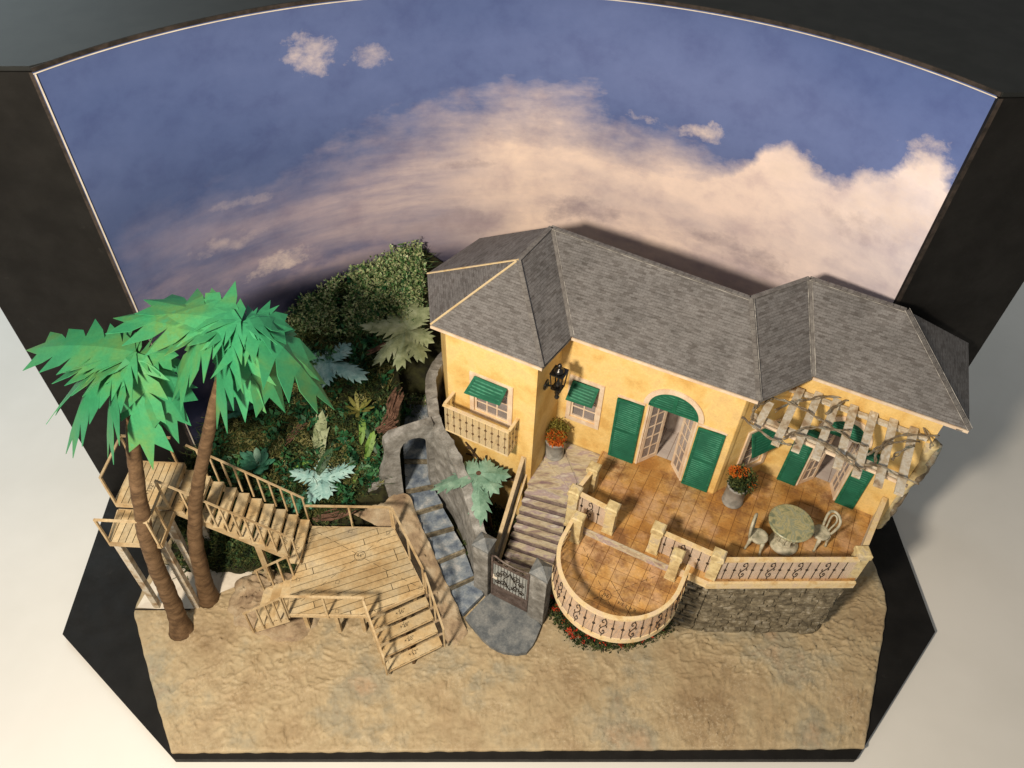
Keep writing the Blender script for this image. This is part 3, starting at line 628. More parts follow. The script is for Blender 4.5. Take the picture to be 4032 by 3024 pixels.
# ------------------------------------------------------------------ stone stairs from the gate up to the terrace
st = thing('stone_stairs', (2, 33.5, .3), 'mottled stone stairs rising from the gate to the terrace', 'stairs')
nos = [(-.62, 31.35, 3.32, 29.95, .75), (-.42, 31.95, 3.45, 30.6, 1.4), (-.12, 32.75, 3.75, 31.35, 2.03), (.15, 33.4, 3.96, 32.05, 2.667), (.33, 33.85, 4.2, 32.55, 3.333), (.51, 34.22, 4.32, 33.0, 4), (.72, 34.6, 4.42, 33.42, 4.667), (.9, 34.98, 4.5, 33.88, 5.333), (1.1, 35.34, 4.58, 34.3, 6), (1.28, 35.66, 4.64, 34.72, 6.667), (1.5, 36.05, 4.70, 35.05, 7.333)]
for k, (lx, ly, rx, ry, z) in enumerate(nos):
    if k < len(nos) - 1: l2, r2_ = nos[k + 1][0:2], nos[k + 1][2:4]
    else: l2, r2_ = (2.05, 36.9), (5.0, 35.35)
    a, b = (lx, ly), (rx, ry); m = MB(); nseg = 6
    pts = [lerp(a, b, q / nseg) for q in range(nseg + 1)]; pts = [(p[0] + .05 * noise.noise(V((p[0] * 2, k, 0))), p[1] + .06 * noise.noise(V((p[0] * 2, k, 3)))) for p in pts]
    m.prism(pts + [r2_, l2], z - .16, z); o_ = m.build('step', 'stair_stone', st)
    dd = V((.42, .9, 0)) * .13; MB().prism([(a[0] + dd.x, a[1] + dd.y), (b[0] + dd.x, b[1] + dd.y), r2_, l2], -.0 if k == 0 else z - 1.2, z - .165).build('riser', 'stair_riser_shaded', o_)
land = [((1.75, 36.5), (2.9, 38.6), (3.55, 40.2), (4.75, 38.6), (2.75, 38.25), (5.0, 35.25), (4.7, 35.0))]
MB().prism([(1.55, 36.1), (4.72, 35.0), (5.0, 35.3), (2.75, 38.35), (3.1, 39.3), (2.2, 37.6)], 6.0, 7.36).build('landing', 'stair_stone', st)
MB().prism([(5.02, 35.3), (5.35, 36.05), (4.45, 38.9), (4.3, 39.75), (3.5, 40.2), (2.78, 38.3)], 6.0, 7.74).build('winder_step', 'stair_stone', st)
MB().prism([(5.40, 36.0), (6.0, 35.1), (7.55, 38.4), (4.33, 39.85), (4.48, 38.9)], 6.0, 8.15).build('winder_step', 'stair_stone', st)
# parapet on the left of the stairs
pt = thing('stair_parapet', (.2, 35, 0), 'wooden railed parapet with a dark marbled panel left of the stone stairs', 'parapet')
lo, hi = V((-.92, 31.9, 3.9)), V((1.02, 36.75, 9.75))
m = MB(); m.hexa([lo + V((.02, 0, -3.0)), lo + V((.14, -.05, -3.0)), hi + V((.14, -.05, -2.6)), hi + V((.02, 0, -2.6)), lo + V((.02, 0, 0)), lo + V((.14, -.05, 0)), hi + V((.14, -.05, 0)), hi + V((.02, 0, 0))]); m.build('marbled_panel', 'grey_stone', pt)
MB().bar(lo + V((.08, 0, .06)), hi + V((.08, 0, .06)), .30, .16).build('handrail', 'wood', pt)
MB().bar(lo + V((.36, -.05, -1.9)), hi + V((.40, -.1, -2.05)), .16, .22).build('lower_rail', 'wood', pt)
MB().bar(hi + V((.16, -.02, -2.6)), hi + V((.16, -.02, .1)), .26, .26).build('end_post', 'wood', pt)

# ------------------------------------------------------------------ terrace
T = 8.667
E1 = V((.899, -.439, 0)); F1 = V((.439, .899, 0))
te = thing('terrace', (15, 31, 0), 'raised orange tiled terrace with stone base and ironwork balustrades before the house', 'terrace')
upper = [(5.25, 31.55), (11.65, 28.42), (14.15, 27.22), (24.35, 27.72), (27.75, 33.05), (19.6, 37.15), (15.6, 34.85), (7.35, 38.55), (5.95, 35.0), (5.02, 32.6)]
LC = V((7.84, 27.62, 0)); LR = 4.45
def semi(t, R, ext=1.9):   # t 0..1 along straight-arc-straight, from the left post round the front to the right post
    arc = math.pi * R; tot = arc + 2 * ext; s = t * tot
    if s < ext: q = LC - E1 * R + F1 * (ext - s)
    elif s > ext + arc: q = LC + E1 * R + F1 * (s - ext - arc)
    else:
        a = (s - ext) / R; q = LC - E1 * (R * math.cos(a)) - F1 * (R * math.sin(a))
    return q
lower = [tuple(semi(k / 60, LR, 2.35)[:2]) for k in range(61)]
fu = MB().prism(upper, T - .62, T - .03).build('upper_floor', 'grout', te)
fl = MB().prism(lower, 7.45, 7.97).build('lower_floor', 'grout', te)
m = MB(); tw = (-.0)
# fascia band round the lower floor
for k in range(60):
    a, b, c, d = semi(k / 60, LR + .08, 2.0), semi((k + 1) / 60, LR + .08, 2.0), semi((k + 1) / 60, LR + .0, 2.0), semi(k / 60, LR + .0, 2.0)
    m.prism([a[:2], b[:2], c[:2], d[:2]], 7.5, 8.05)
m.build('fascia', 'rail_cream', te)
def tiles(poly, z, parent, org, e, f, size, mt='tile', gap=.036, th=.045):
    cnt = 0
    xs = [(V((p[0], p[1], 0)) - org).dot(e) / size for p in poly]; ys = [(V((p[0], p[1], 0)) - org).dot(f) / size for p in poly]
    full = None; g = gap / 2
    for i in range(math.floor(min(xs)), math.ceil(max(xs))):
        for j in range(math.floor(min(ys)), math.ceil(max(ys))):
            c = [org + e * ((i + a) * size + (g if a == 0 else -g)) + f * ((j + b) * size + (g if b == 0 else -g)) for a, b in ((0, 0), (1, 0), (1, 1), (0, 1))]
            win = [(q.x, q.y) for q in c]; r = clip(poly, win); ar = area2(r) if len(r) > 2 else 0
            if ar < .03: continue
            if ar > .985 * area2(win):
                if full is None:
                    full = MB().prism(win, z - th, z).build('tile', mt, parent); full['_c'] = tuple(c[0])
                else:
                    o = full.copy(); col.objects.link(o); o.location = V(full.location) + (c[0] - V(full['_c'])); o.parent = parent
            else:
                cl = []
                for q in r:
                    if not cl or (abs(q[0] - cl[-1][0]) + abs(q[1] - cl[-1][1])) > 1e-4: cl.append(q)
                MB().prism(cl, z - th, z).build('tile', mt, parent)
            cnt += 1
    if full is not None: del full['_c']
    return cnt
G0 = V((5.49, 30.52, 0)); ge = V((.9055, -.424, 0)).normalized(); gf = V((-ge.y, ge.x, 0))
tiles(lower, 8.0, fl, G0, ge, gf, 1.0)
tiles(upper, T, fu, V((8.62, 36.2, 0)), ge, gf, 1.0)
# step edge and kerbs
m = MB(); a, b = V((5.35, 31.42, 8.30)), V((11.55, 28.38, 8.30)); m.bar(a, b, .22, .62); m.build('step_edge', 'stair_stone', te)
MB().prism([(4.9, 32.5), (5.2, 31.5), (5.45, 31.62), (5.2, 32.6)], 5.5, T - .02).build('side_kerb', 'post_stone', te)
# drafting print on the lower floor: datum circle, cross lines, radius note
def ringline(c, r, z, w=.03, n=28):
    m = MB()
    for k in range(n):
        a, b = 2 * math.pi * k / n, 2 * math.pi * (k + 1) / n
        m.quad((c[0] + (r - w) * math.cos(a), c[1] + (r - w) * math.sin(a), z), (c[0] + r * math.cos(a), c[1] + r * math.sin(a), z), (c[0] + r * math.cos(b), c[1] + r * math.sin(b), z), (c[0] + (r - w) * math.cos(b), c[1] + (r - w) * math.sin(b), z))
    return m
def dashes(m, a, b, z, dash=.42, gap=.28, w=.03):
    a, b = V((a[0], a[1], z)), V((b[0], b[1], z)); L_ = (b - a).length; t = (b - a).normalized(); sd = V((-t.y, t.x, 0)) * (w / 2); s = 0
    while s < L_:
        p, q = a + t * s, a + t * min(L_, s + dash); m.quad(p - sd, q - sd, q + sd, p + sd); s += dash + gap
    return m
zz = 8.004
m = ringline((6.98, 26.32), .42, zz); m.build('printed_circle', 'ink', fl)
m = MB(); dashes(m, (5.6, 30.05), (6.8, 26.75), zz); dashes(m, (7.15, 25.9), (7.6, 24.85), zz); dashes(m, (10.6, 27.9), (7.4, 26.5), zz); dashes(m, (6.55, 26.15), (5.5, 25.74), zz); dashes(m, (7.43, 27.44), (8.21, 25.83), zz, 9); dashes(m, (8.35, 25.4), (8.75, 24.6), zz, 9); dashes(m, (10.35, 28.6), (9.3, 25.9), zz, .35, .5); dashes(m, (6.3, 30.3), (5.2, 28.0), zz, .3, .55)
m.build('printed_line', 'ink', fl, kind='stuff')
rt = math.atan2(ge.y, ge.x) + math.pi
text('96"', .42, (6.98, 26.32, zz), rt + .1, fl); text('R 4-3 3/4', .36, (8.42, 25.52, zz), rt - .02, fl)
# stone retaining wall
rw_poly = [(12.3, 28.9), (14.78, 28.02), (24.15, 28.15), (27.6, 33.3), (19.6, 37.1), (12.5, 33)]
core = MB().prism(rw_poly, 0, 8.02).build('wall_core', 'mortar_dark', te)
LWc = Wall((12.28, 28.88), (14.74, 28.0)); FW = Wall((14.74, 28.0), (24.2, 28.13)); RWl = Wall((24.2, 28.13), (27.62, 33.28))
def stone(w, s0, s1, z0, z1, parent, mt='wall_stone'):
    d = random.uniform(.06, .26); i0 = .03
    q = lambda a, b, o: w.p(a + random.uniform(-.07, .07), b + random.uniform(-.05, .05), o)
    bk = [w.p(s0 + i0, z0 + i0 * .7, .0), w.p(s1 - i0, z0 + i0 * .7, .0), w.p(s1 - i0, z1 - i0 * .7, .0), w.p(s0 + i0, z1 - i0 * .7, .0)]
    ii = .07
    fr = [q(s0 + ii, z0 + ii * .8, d * random.uniform(.7, 1.1)), q(s1 - ii, z0 + ii * .8, d * random.uniform(.7, 1.1)), q(s1 - ii, z1 - ii * .8, d), q(s0 + ii, z1 - ii * .8, d)]
    cm = (fr[0] + fr[1] + fr[2] + fr[3]) / 4 + w.n * random.uniform(.02, .07)
    m = MB(); m.v = bk + fr + [cm]; m.f = [(4, 5, 8), (5, 6, 8), (6, 7, 8), (7, 4, 8)] + [(a, (a + 1) % 4, 4 + (a + 1) % 4, 4 + a) for a in range(4)]
    return m.build('stone', mt, parent)
def stonework(w, z0, z1, parent, wid=(.6, 1.7)):
    z = z0
    while z < z1 - .1:
        h = random.uniform(.34, .72)
        if z1 - (z + h) < .25: h = z1 - z
        s = 0
        while s < w.len - .05:
            l = random.uniform(*wid)
            if w.len - (s + l) < .4: l = w.len - s
            if random.random() < .16 and h > .45:
                stone(w, s, s + l, z, z + h / 2, parent); stone(w, s, s + l, z + h / 2, z + h, parent)
            else: stone(w, s, s + l, z, z + h, parent)
            s += l
        z += h
for w in (LWc, FW): stonework(w, .05, 7.55, core)
stonework(RWl, .05, 7.55, core, (1.0, 2.0))
m = MB(); LWc.box(m, -.05, LWc.len + .02, 7.58, 8.0, 0, .16); m.build('coping_band', 'earth', te)
m = MB(); FW.box(m, -.02, FW.len + .1, 7.58, 8.0, 0, .16); m.build('coping_band', 'earth', te)
m = MB(); m.bar((13.98, 27.17, 8.33), (24.45, 27.66, 8.33), .18, .68); m.build('floor_edge', 'rail_cream', te)
m = MB(); m.bar((11.6, 28.42, 8.36), (14.05, 27.2, 8.36), .18, .64); m.build('floor_edge', 'rail_cream', te)
MB().prism([(3.9, 29.6), (12.6, 29.2), (12.6, 33), (5.2, 34)], 0, 7.6).build('wall_core', 'mortar_dark', te)
# posts
def post(c, z0, h, e=E1, f=F1, w=.74, parent=te, flare=False):
    c = V((c[0], c[1], 0)); q = lambda k: [tuple((c + e * a * k + f * b * k)[:2]) for a, b in ((-1, -1), (1, -1), (1, 1), (-1, 1))]
    o = MB().prism(q(w / 2), z0, z0 + h - .5).build('stone_post', 'post_stone', parent)
    m = MB(); m.prism(q(w / 2 + .07), z0 + h - .5, z0 + h - .1); i = len(m.v); t1, t2 = q(w / 2 + .07), q(w / 2 - .02)
    m.v += [V((p[0], p[1], z0 + h - .1)) for p in t1] + [V((p[0], p[1], z0 + h)) for p in t2]
    m.f += [(i + k, i + (k + 1) % 4, i + 4 + (k + 1) % 4, i + 4 + k) for k in range(4)] + [(i + 4, i + 5, i + 6, i + 7)]
    m.build('cap', 'post_stone', o)
    MB().prism(q(w / 2 + .05), z0, z0 + .22).build('plinth', 'post_stone', o)
    return o
PA, PB, PC, PD, PE, PF, PG, PH = (6.28, 34.85), (4.85, 32.72), (7.42, 31.2), (5.08, 30.72), (10.5, 29.68), (11.70, 27.98), (14.36, 27.78), (24.22, 28.35)
post(PA, T - .5, 3.25); post(PB, 7.0, 4.4); post(PC, T, 3.05); post(PD, 8, 3.0, w=.68); post(PE, T, 2.95); post(PF, 8, 3.1, w=.68); post(PG, T - .3, 3.2)
post(PH, T - .6, 3.55, V((1, .05, 0)).normalized(), V((-.05, 1, 0)).normalized(), .78)
def balustrade(a, b, z0, z1, pattern, inset=.36, rail=True, parent=te, start=.32, step=.63):
    w = Wall(a, b); L_ = w.len
    m = MB(); w.box(m, inset, L_ - inset, z1, z1 + .17, -.16, .16); m.build('handrail', 'rail_cream', parent)
    m = MB(); w.box(m, inset, L_ - inset, z0 + .02, z1, -.012, .012); m.build('film_panel', 'acetate', parent)
    s = inset + start; k = 0
    while s < L_ - inset - .1:
        iron(lambda a_, b_: w.p(a_, b_, .03), s, z0 + .02, z1, pattern[k % len(pattern)], parent); s += step; k += 1
balustrade(PB, PC, T, T + 2.35, [0, 1, 0], start=.28, step=.68)
balustrade(PE, PG, T, T + 2.35, [0, 0, 1, 0, 0], start=.3)
balustrade((14.3, 27.5), (24.3, 27.95), T - .05, T + 2.4, [0, 0, 1], inset=.42)
# right side: solid parapet and rail; yellow rail between the two stair posts
RS = Wall(PH, (27.3, 33.2))
m = MB(); RS.box(m, .35, RS.len - .2, T - .1, T + 2.3, -.05, .05); m.build('side_parapet', 'paper_white', te)
m = MB(); RS.box(m, .35, RS.len - .1, T + 2.3, T + 2.55, -.2, .16); m.build('handrail', 'rail_cream', te)
m = MB(); m.bar((PB[0] + .25, PB[1] + .35, T + 2.35), (PA[0] - .2, PA[1] - .3, T + 2.35), .30, .16); m.build('handrail', 'rail_cream', te)
m = MB(); m.bar((PB[0] + .25, PB[1] + .35, T + 1.0), (PA[0] - .2, PA[1] - .3, T + 1.0), .06, 2.6); m.build('stair_parapet_panel', 'post_stone', te)
# round rail
nS = 72; R_ = 4.24; zr = 10.45
m = MB()
for k in range(nS):
    a, b, c, d = semi(k / nS, R_ + .14), semi((k + 1) / nS, R_ + .14), semi((k + 1) / nS, R_ - .14), semi(k / nS, R_ - .14); m.prism([a[:2], b[:2], c[:2], d[:2]], zr - .16, zr)
m.build('round_handrail', 'rail_cream', te)
m = MB()
for k in range(nS):
    a, b = semi(k / nS, R_ + .02), semi((k + 1) / nS, R_ + .02); a2, b2 = semi(k / nS, LR + .03), semi((k + 1) / nS, LR + .03)
    m.quad((a2.x, a2.y, 8.0), (b2.x, b2.y, 8.0), (b.x, b.y, zr - .16), (a.x, a.y, zr - .16))
m.build('round_film_panel', 'acetate', te, smooth=True)
tot = math.pi * R_ + 3.8
def semimap(s, z):
    k = (z - 8) / (zr - .16 - 8); a, b = semi(s / tot, LR + .07), semi(s / tot, R_ + .05); q = a.lerp(b, k); q.z = z; return q
s = .4; k = 0
while s < tot - .2:
    iron(semimap, s, 8.05, zr - .17, k % 3 == 2, te); s += .63; k += 1

# ------------------------------------------------------------------ villa
vi = thing('villa', (10, 40, 0), 'yellow stucco villa with grey shingle roofs and green shutters', 'house')
TF = Wall((-4.80, 39.64), (1.72, 36.44)); TR = Wall((1.72, 36.44), (3.60, 40.28)); MW = Wall((3.60, 40.28), (15.55, 34.82)); RT = Wall((15.55, 34.82), (19.57, 37.17)); WW = Wall((19.57, 37.17), (27.85, 33.02)); WR = Wall((27.85, 33.02), (31.2, 40.2)); TL = Wall((-5.9, 45.6), (-4.80, 39.64))
WT = 19.62
def arch_pts(s0, s1, z, h, n=16): c, r = (s0 + s1) / 2, (s1 - s0) / 2; return [(c - r * math.cos(math.pi * k / n), z + h * math.sin(math.pi * k / n)) for k in range(n + 1)]
def walled(w, z0, z1, ops, s_end=None, th=.35, name='wall'):
    """wall with openings: (s0, s1, za, zb, arch_height)"""
    m = MB(); s = 0; L_ = s_end or w.len
    for s0, s1, za, zb, ah in sorted(ops):
        w.box(m, s, s0, z0, z1, -th, 0)
        if za > z0: w.box(m, s0, s1, z0, za, -th, 0)
        if ah: ap = arch_pts(s0, s1, zb, ah); w.ext(m, [(s0, z1)] + ap + [(s1, z1)], -th, 0)
        else: w.box(m, s0, s1, zb, z1, -th, 0)
        s = s1
    w.box(m, s, L_, z0, z1, -th, 0)
    return m.build(name, 'stucco', vi)
walled(TF, 1.0, WT, [(2.3, 5.15, 12.9, 16.6, 0)])
walled(TR, 6.5, WT, [], s_end=TR.len); walled(TL, 1.0, WT, [])
walled(MW, 6.8, WT, [(1.1, 3.2, 11.3, 15.45, 0), (6.9, 10.6, T, 15.65, 1.75)])
walled(RT, T - .6, WT, [(1.9, 4.2, 10.2, 14.6, 0)]); walled(WW, T - .6, WT, [(2.85, 5.8, T, 15.3, 1.6)], s_end=WW.len); walled(WR, 0, WT, [])
m = MB(); MW.box(m, MW.len - .55, MW.len + .02, T, WT - .05, 0, .07); m.build('corner_board', 'stucco', vi)
m = MB(); RT.box(m, -.02, .3, T, WT - .05, 0, .07); m.build('corner_board', 'stucco', vi)
# interior seen through the doors and windows
for w, a, b, tl in ((MW, 5.0, 12.6, 1), (WW, 1.0, 8.0, 1)):
    d0 = w.p(a, 0, -.36); pl_ = [tuple(w.p(a, 0, -.37)[:2]), tuple(w.p(b, 0, -.37)[:2]), tuple(w.p(b, 0, -4.6)[:2]), tuple(w.p(a, 0, -4.6)[:2])]
    f = MB().prism(pl_, T - .3, T - .03).build('interior_floor', 'grout', vi)
    tiles(pl_, T, f, w.p(a, 0, -.37), w.d, -w.n, 1.0, 'interior', gap=.035)
    m = MB(); w.box(m, a, b, T, 18.5, -4.8, -4.6); m.build('interior_wall', 'interior', vi)
    MB().prism([tuple(w.p(7.0 if w is MW else 2.9, 0, .0)[:2]), tuple(w.p(10.5 if w is MW else 5.7, 0, .0)[:2]), tuple(w.p(10.5 if w is MW else 5.7, 0, -1.5)[:2]), tuple(w.p(7.0 if w is MW else 2.9, 0, -1.5)[:2])], T - .05, T + .012).build('threshold', 'tile', vi)
m = MB(); TF.box(m, .8, 6.4, 9, 18.5, -3.4, -3.2); m.build('interior_wall', 'interior', vi)
m = MB(); MW.box(m, .3, 4.6, 9, 18.5, -3.4, -3.2); m.build('interior_wall', 'interior', vi)
# windows
def window(w, s0, s1, z0, z1, cols, rows, trim=.34):
    m = MB()
    for a, b, c, d in ((s0 - trim, s0, z0 - trim, z1 + trim), (s1, s1 + trim, z0 - trim, z1 + trim), (s0, s1, z1, z1 + trim), (s0, s1, z0 - trim, z0)): w.box(m, a, b, c, d, .003, .13)
    f = m.build('window', 'trim', vi)
    m = MB(); q = .15
    for a, b, c, d in ((s0, s0 + q, z0, z1), (s1 - q, s1, z0, z1), (s0 + q, s1 - q, z1 - q, z1), (s0 + q, s1 - q, z0, z0 + q)): w.box(m, a, b, c, d, -.2, -.05)
    m.build('sash', 'trim', f); s0 += q; s1 -= q; z0 += q; z1 -= q
    for k in range(1, cols): mm = MB(); s = s0 + (s1 - s0) * k / cols; w.box(mm, s - .05, s + .05, z0, z1, -.17, -.08); mm.build('muntin', 'trim', f)
    for k in range(1, rows): mm = MB(); z = z0 + (z1 - z0) * k / rows; w.box(mm, s0, s1, z - .05, z + .05, -.165, -.085); mm.build('muntin', 'trim', f)
    for i in range(cols):
        for j in range(rows):
            mm = MB(); a, b = s0 + (s1 - s0) * i / cols, s0 + (s1 - s0) * (i + 1) / cols; c, d = z0 + (z1 - z0) * j / rows, z0 + (z1 - z0) * (j + 1) / rows
            w.box(mm, a + .05, b - .05, c + .05, d - .05, -.13, -.115); mm.build('pane', 'pane_film', f)
    return f
window(TF, 2.3, 5.15, 12.9, 16.6, 3, 4); window(MW, 1.1, 3.2, 11.3, 15.45, 2, 4); window(RT, 1.9, 4.2, 10.2, 14.6, 2, 4)
# shutters: board frame with ridged louvres
def shutter(tl, tr, br, bl, mid=True, th=.12, fr=.19, parent=vi):
    tl, tr, br, bl = V(tl), V(tr), V(br), V(bl); n = (tr - tl).cross(bl - tl).normalized()
    if n.y > 0: n = -n
    wd, ht = (tr - tl).length, (bl - tl).length
    P = lambda a, b, o=0: (tl.lerp(tr, a)).lerp(bl.lerp(br, a), b) + n * o
    def blk(m, a0, a1, b0, b1, o0, o1): m.hexa([P(a0, b1, o1), P(a1, b1, o1), P(a1, b1, o0), P(a0, b1, o0), P(a0, b0, o1), P(a1, b0, o1), P(a1, b0, o0), P(a0, b0, o0)])
    m = MB(); fa, fb = fr / wd, fr / ht
    blk(m, 0, fa, 0, 1, 0, th); blk(m, 1 - fa, 1, 0, 1, 0, th); blk(m, fa, 1 - fa, 0, fb, 0, th); blk(m, fa, 1 - fa, 1 - fb, 1, 0, th)
    if mid: blk(m, fa, 1 - fa, .5 - fb * .35, .5 + fb * .35, 0, th)
    o = m.build('shutter', 'green_paint', parent)
    for b0, b1 in (((fb, .5 - fb * .35), (.5 + fb * .35, 1 - fb)) if mid else ((fb, 1 - fb),)):
        k = max(3, int((b1 - b0) * ht / .21)); mm = MB()
        for j in range(k):
            c0, c1 = b0 + (b1 - b0) * j / k, b0 + (b1 - b0) * (j + 1) / k; i = len(mm.v)
            mm.v += [P(fa, c0, .0), P(1 - fa, c0, .0), P(1 - fa, c1, .10), P(fa, c1, .10)]; mm.f.append((i, i + 3, i + 2, i + 1))
            if j: mm.f.append((i, i + 1, i - 2, i - 1))
        mm.build('louvre_panel', 'green_louvre_highlit', o)
    return o
shutter(TF.p(2.45, 16.78, .16), TF.p(5.10, 16.76, .16), TF.p(4.90, 15.62, .88), TF.p(1.95, 15.40, .88), mid=False)
shutter(MW.p(1.10, 15.40, .16), MW.p(3.18, 15.45, .16), MW.p(3.02, 13.95, .82), MW.p(.90, 13.85, .82), mid=False)
shutter(MW.p(4.62, 15.22, .1), MW.p(6.66, 15.38, .1), MW.p(6.72, T + .04, .1), MW.p(4.68, T + .02, .1))
shutter(MW.p(10.72, 15.18, .1), MW.p(12.68, 15.34, .1), MW.p(12.72, T + .04, .1), MW.p(10.70, T - .0, .1))
shutter(WW.p(1.45, 15.0, .1), WW.p(2.78, 15.0, .1), WW.p(2.80, T + .03, .1), WW.p(1.40, T + .02, .1))
shutter(WW.p(5.84, 15.0, .1), WW.p(7.2, 15.0, .1), WW.p(7.2, T + .03, .1), WW.p(5.84, T + .02, .1))
shutter(RT.p(1.75, 14.8, .16), RT.p(4.3, 14.8, .16), RT.p(4.2, 12.9, .85), RT.p(1.75, 12.9, .85), mid=False)
for a, b, w in ((4.6, 6.72, MW), (10.66, 12.76, MW)):
    m = MB(); w.box(m, a, b, 15.36, 15.5, .003, .14); m.build('shutter_head', 'trim', vi)
# arches with green fanlights
for w, s0, s1, z, h in ((MW, 6.9, 10.6, 15.65, 1.75), (WW, 2.85, 5.8, 15.3, 1.6)):
    ip = arch_pts(s0, s1, z, h, 20); op = arch_pts(s0 - .38, s1 + .38, z, h + .42, 20); m = MB()
    for k in range(20): w.ext(m, [ip[k], op[k], op[k + 1], ip[k + 1]], .003, .13)
    m.build('arch_trim', 'trim', vi)
    m = MB(); w.ext(m, [(s0, z - .12)] + ip + [(s1, z - .12)], -.12, -.02); fan = m.build('fanlight', 'green_paint', vi)
    mid = (s0 + s1) / 2; jp = arch_pts(s0 + .28, s1 - .28, z + .02, h - .26, 20); mm = MB()
    for k in range(20): w.ext(mm, [ip[k], jp[k], jp[k + 1], ip[k + 1]][::-1], -.02, .05)
    w.box(mm, mid - .13, mid + .13, z + .1, z + h - .2, -.02, .05); w.box(mm, s0, s1, z - .12, z + .1, -.02, .05); mm.build('fan_frame', 'green_paint', fan)
    for sg in (-1, 1):
        mm = MB(); k = 8
        for j in range(k):
            z0, z1 = z + .12 + (h - .42) * j / k, z + .12 + (h - .42) * (j + 1) / k
            hw = (s1 - s0) / 2 - .28; x1 = hw * math.sqrt(max(.02, 1 - ((z1 - z) / (h - .2)) ** 2)); i = len(mm.v); sa, sb = mid + sg * .13, mid + sg * max(.2, x1)
            mm.v += [w.p(sa, z0, .03), w.p(sb, z0, .03), w.p(sb, z1, -.015), w.p(sa, z1, -.015)]; mm.f.append((i, i + 1, i + 2, i + 3))
        mm.build('louvre_panel', 'green_louvre_highlit', fan)
    m = MB()
    for a, b in ((s0 - .02, s0 + .12), (s1 - .12, s1 + .02)): w.box(m, a, b, T, z - .1, -.3, .04)
    m.build('door_jamb', 'trim', vi)
# french door leaves, standing open inwards
def leaf(hinge, free, z0, z1, cols=2, rows=5, parent=vi):
    w = Wall(hinge, free); L_ = w.len; m = MB(); q = .24
    for a, b, c, d in ((0, q, z0, z1), (L_ - q, L_, z0, z1), (q, L_ - q, z1 - q, z1), (q, L_ - q, z0, z0 + q * 1.6)): w.box(m, a, b, c, d, -.06, .06)
    f = m.build('door_leaf', 'trim', parent); s0, s1, z0, z1 = q, L_ - q, z0 + q * 1.6, z1 - q
    for k in range(1, cols): mm = MB(); s = s0 + (s1 - s0) * k / cols; w.box(mm, s - .045, s + .045, z0, z1, -.05, .05); mm.build('muntin', 'trim', f)
    for k in range(1, rows): mm = MB(); z = z0 + (z1 - z0) * k / rows; w.box(mm, s0, s1, z - .045, z + .045, -.045, .045); mm.build('muntin', 'trim', f)
    for i in range(cols):
        for j in range(rows):
            mm = MB(); a, b = s0 + (s1 - s0) * i / cols, s0 + (s1 - s0) * (i + 1) / cols; c, d = z0 + (z1 - z0) * j / rows, z0 + (z1 - z0) * (j + 1) / rows
            w.box(mm, a + .03, b - .03, c + .03, d - .03, -.012, .012); mm.build('pane', 'pane_film', f)
    return f
leaf(MW.p(7.05, 0, -.12)[:2], (11.62, 38.35), T + .02, 15.45)
leaf((12.72, 37.45), MW.p(10.45, 0, -.12)[:2], T + .02, 15.45)
leaf(WW.p(2.95, 0, -.12)[:2], WW.p(3.9, 0, -1.3)[:2], T + .02, 15.1); leaf(WW.p(5.2, 0, -1.4)[:2], WW.p(5.72, 0, -.12)[:2], T + .02, 15.1)
# balcony on the tower
bo = 1.5; bs0, bs1 = .55, 5.95; bz0, bz1 = 11.15, 13.85
m = MB(); TF.box(m, bs0, bs1, bz0 - .12, bz0 + .05, .003, bo); bal = m.build('balcony', 'rail_cream', vi)
sides = [(lambda a, b: TF.p(bs0 + a, b, bo), bs1 - bs0, 0), (lambda a, b: TF.p(bs0, b, bo - a), bo, 1), (lambda a, b: TF.p(bs1, b, bo - a), bo, 1)]
for fm, L_, sd in sides:
    m = MB(); m.bar(fm(-.08 if not sd else .1, bz1 + .07), fm(L_ + .08 if not sd else L_, bz1 + .07), .24, .14); m.build('handrail', 'rail_cream', bal)
    m = MB(); a, b, c, d = fm(0, bz0 + .06), fm(L_, bz0 + .06), fm(L_, bz1), fm(0, bz1); m.quad(a, b, c, d); m.build('film_panel', 'balcony_film', bal)
    nn = 10 if not sd else 3
    for k in range(nn):
        o = iron(lambda s_, z_: fm(s_, z_) + (TF.n * .02 if not sd else V((0, 0, 0))), L_ * (k + .5) / nn, bz0 + .1, bz1 - .05, 0, bal, r=.024, dia=2); o.data.materials[0] = MATS['bark']
# roofs
Ev, Rg = 19.9, 24.05
FLc, FRc, V1, C1, V2, C2, C3, BL = [V(p + (Ev,)) for p in ((-5.9, 40.21), (1.97, 36.35), (4.04, 39.51), (16.02, 34.06), (20.18, 36.49), (29.0, 32.22), (32.06, 40.42), (-6.71, 45.93))]
AP, QQ, RE, WS, WE = V((.12, 42.54, Rg)), V((2.42, 46.6, Rg)), V((15.46, 39.40, Rg)), V((19.93, 41.78, Rg)), V((25.52, 38.77, Rg))
BK = V((-3.0, 50.4, 20.1))
def slope(pts, eave):
    """roof plane: pts polygon, uv in feet with u along the eave direction"""
    pts = [V(p) for p in pts]; e = (V(eave[1]) - V(eave[0])).normalized(); n = (pts[1] - pts[0]).cross(pts[2] - pts[0]).normalized()
    if n.z < 0: n = -n
    f = n.cross(e); o = pts[0]; m = MB(); k = len(pts)
    for off in (0, -.14):
        for p in pts: m.uv[len(m.v)] = ((p - o).dot(e), (p - o).dot(f)); m.v.append(p + n * off)
    m.f.append(tuple(range(k))); m.f.append(tuple(range(2 * k - 1, k - 1, -1)))
    for a in range(k): m.f.append((a, (a + 1) % k, k + (a + 1) % k, k + a))
    return m.build('roof_slope', 'shingle', vi)
slope([FLc, FRc, AP], (FLc, FRc)); slope([FRc, V1, QQ, AP], (FRc, V1)); slope([BL, FLc, AP], (BL, FLc)); slope([BL, AP, QQ, BK], (BL, BK))
